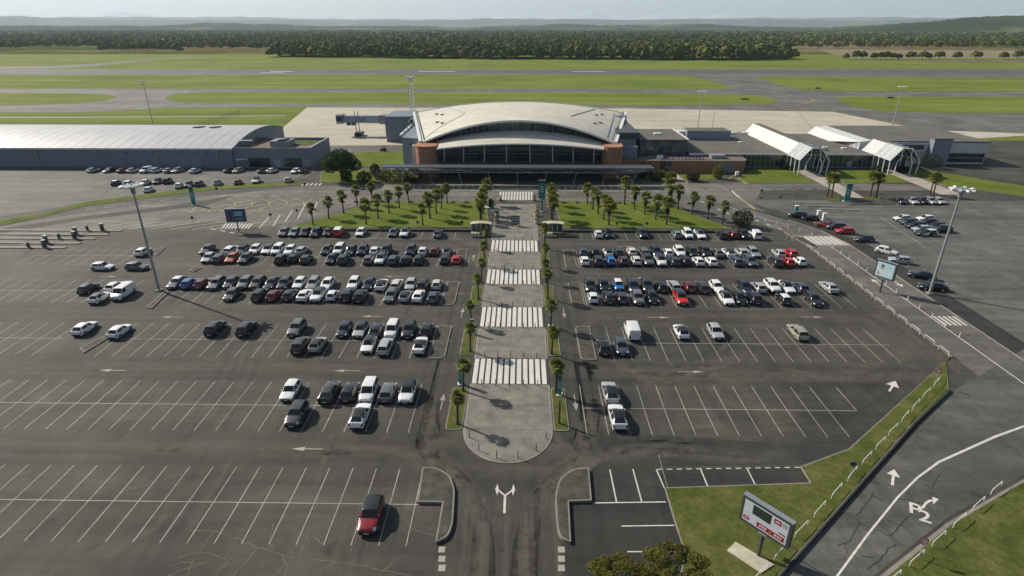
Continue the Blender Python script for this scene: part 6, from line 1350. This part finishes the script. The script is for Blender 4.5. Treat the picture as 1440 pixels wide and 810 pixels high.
# ticket lanes
for k in range(5):
    y = 128.6-k*2.9; x1 = -92-k*1.2
    isl = struct('lane_island', MB().prism(rounded([(-190,y-0.55),(x1,y-0.55),(x1,y+0.55),(-190,y+0.55)],[0,0.5,0.5,0],4),0,0.16),'kerb_concrete')
    t = thing('ticket_machine', f'dark ticket machine on the {ORD[k]} lane island from the drop off road', 'machine', (x1-4.5-(k%2)*3,y,0.16), 0, 'ticket machines'); MB().box(-0.3,0.3,-0.28,0.28,0,1.5).build('cabinet','dark_steel',t); MB().box(-0.36,0.36,-0.34,0.34,1.5,1.62).build('hood','galvanised',t); MB().box(-0.2,0.2,-0.3,-0.28,0.9,1.3).build('screen','pale_glass',t)
    if k % 2 == 0:
        t = thing('lane_barrier', f'white barrier arm on the {ORD[k]} lane island from the drop off road', 'barrier', (x1-8-(k%2)*2,y,0.16), 0, 'lane barriers'); MB().box(-0.2,0.2,-0.2,0.2,0,1.05).build('housing','dark_steel',t); MB().bar((0,-0.2,0.95),(0,-2.7,0.98),0.08,0.1).build('arm','white_metal',t)
for k,(px,py) in enumerate(((1119,299),(1150,306),(1158,310))):
    q = G(px,py); t = thing('ticket_machine', ['teal capped ticket machine at the side lot entry','slim white machine beside the side lot lane','white post machine beside the burgundy hatchback'][k], 'machine', (q.x,q.y,0.0)); MB().box(-0.35,0.35,-0.3,0.3,0,1.7).build('cabinet',['teal_paint','white_metal','white_metal'][k],t); MB().box(-0.45,0.45,-0.4,0.4,1.7,1.85).build('hood','white_metal',t)
for k in range(3): struct('lane_island', MB().prism(rounded([(72.5+k*2.2,155.2-k*3.1),(82.5+k*2.2,154.2-k*3.1),(82.6+k*2.2,154.9-k*3.1),(72.6+k*2.2,155.9-k*3.1)],0.3,3),0,0.14),'kerb_concrete')
struct('verge', MB().prism(g2([(1158,277),(1180,277),(1182,283),(1166,283)]),0,0.1),'verge_grass'); struct('verge', MB().prism(g2([(1200,279),(1262,281),(1258,288),(1196,288)]),0,0.1),'island_top')
struct('verge', MB().prism(g2([(1216,276),(1240,277),(1238,281),(1214,280)]),0,0.13),'verge_grass')
# small mower vehicle behind the lawn and yard fence by the hangar lot
q = G(539,213); t = thing('service_tractor', 'small dark service tractor standing on the grass edge by the apron road', 'tractor', (q.x,q.y,0.1), R(80)); MB().box(-0.55,0.55,-1.1,0.9,0.45,1.0).build('chassis','dark_steel',t); MB().box(-0.5,0.5,-0.9,-0.1,1.0,1.25).build('seat','black_plastic',t); MB().box(-0.55,0.55,-0.6,0.25,1.95,2.05).build('canopy','dark_steel',t)
for x,y in ((-0.5,-0.55),(0.5,-0.55),(-0.5,0.2),(0.5,0.2)): MB().tube((x,y,1.0),(x,y,1.95),0.04,n=5).build('canopy_post','dark_steel',t)
for x in (-0.62,0.62):
    for y in (-0.75,0.65): MB().tube((x-0.12,y,0.42),(x+0.12,y,0.42),0.42,n=12).build('wheel','tyre_rubber',t)
q = G(1037,248); t = thing('trash_cart', 'white and black cart standing by the yellow hatched annex yard', 'cart', (q.x,q.y,0.0)); MB().box(-0.7,0.3,-0.4,0.4,0.3,1.5).build('tub','white_metal',t); MB().box(0.3,1.0,-0.4,0.4,0.3,1.2).build('bin','dark_steel',t)
for x in (-0.4,0.6): MB().tube((x,-0.45,0.2),(x,0.45,0.2),0.2,n=10).build('wheel','tyre_rubber',t)
fn = thing('chain_fence', 'low dark post and rail fence at the hangar yard corner', 'fence', (*G(430,247).xy,0.0))
a = G(413,258); b = G(446,239); d = b-a
for k in range(12):
    p_ = a+d*(k/11); W_(MB().tube((p_.x,p_.y,0),(p_.x,p_.y,1.0),0.06,n=6),'post','dark_steel',fn)
W_(MB().bar((a.x,a.y,0.95),(b.x,b.y,0.95),0.06,0.08),'rail','dark_steel',fn); W_(MB().bar((a.x,a.y,0.5),(b.x,b.y,0.5),0.06,0.08),'rail','dark_steel',fn)
fn = thing('approach_fence', 'thin wire fence running over the grass behind the hangar', 'fence', (*G(310,170).xy,0.0))
a = G(278,180); b = G(337,160); d = b-a
for k in range(18):
    p_ = a+d*(k/17); W_(MB().tube((p_.x,p_.y,0),(p_.x,p_.y,2.0),0.09,n=5),'post','dark_steel',fn)
for z in (1.0,1.9): W_(MB().bar((a.x,a.y,z),(b.x,b.y,z),0.05,0.05),'wire','dark_steel',fn)
# aircraft-side small markers
for (px,py,w) in ((1150,125.5,4),(1047,141,5),(1237,96.5,3),(1252,139,4)):
    q = G(px,py); t = thing('taxiway_sign',{1150:'low dark board sign by the taxiway fork, runway side',1047:'low dark board sign in the grass strip next to the apron',1237:'low white board sign in the grass beyond the runway',1252:'low dark board sign in the rounded grass island past the fork'}[px],'sign',(q.x,q.y,0.06),0,'taxiway signs'); MB().box(-w/2,w/2,-0.15,0.15,0.3,1.2).build('board','dark_steel' if px != 1237 else 'white_metal',t)
    for s in (-w*0.35,w*0.35): MB().box(s-0.05,s+0.05,-0.05,0.05,0,0.3).build('foot','galvanised',t)

# ------------------------------------------------------------------ haze
hz = MB().box(-45500,45500,-2800,46500,-4,1900).build('haze', None); tag(hz, 'thin pale haze over the whole valley', 'haze', kind='stuff')
m = bpy.data.materials.new('haze_air'); m.use_nodes = True; nt = m.node_tree; nt.nodes.clear()
out = nt.nodes.new('ShaderNodeOutputMaterial'); pv = nt.nodes.new('ShaderNodeVolumePrincipled')
pv.inputs['Color'].default_value = (0.73,0.86,1.0,1); pv.inputs['Density'].default_value = 0.00004; pv.inputs['Anisotropy'].default_value = 0.2
nt.links.new(pv.outputs[0], out.inputs['Volume']); hz.data.materials.append(m)
for t_ in tmp_mats.values(): bpy.data.materials.remove(t_)
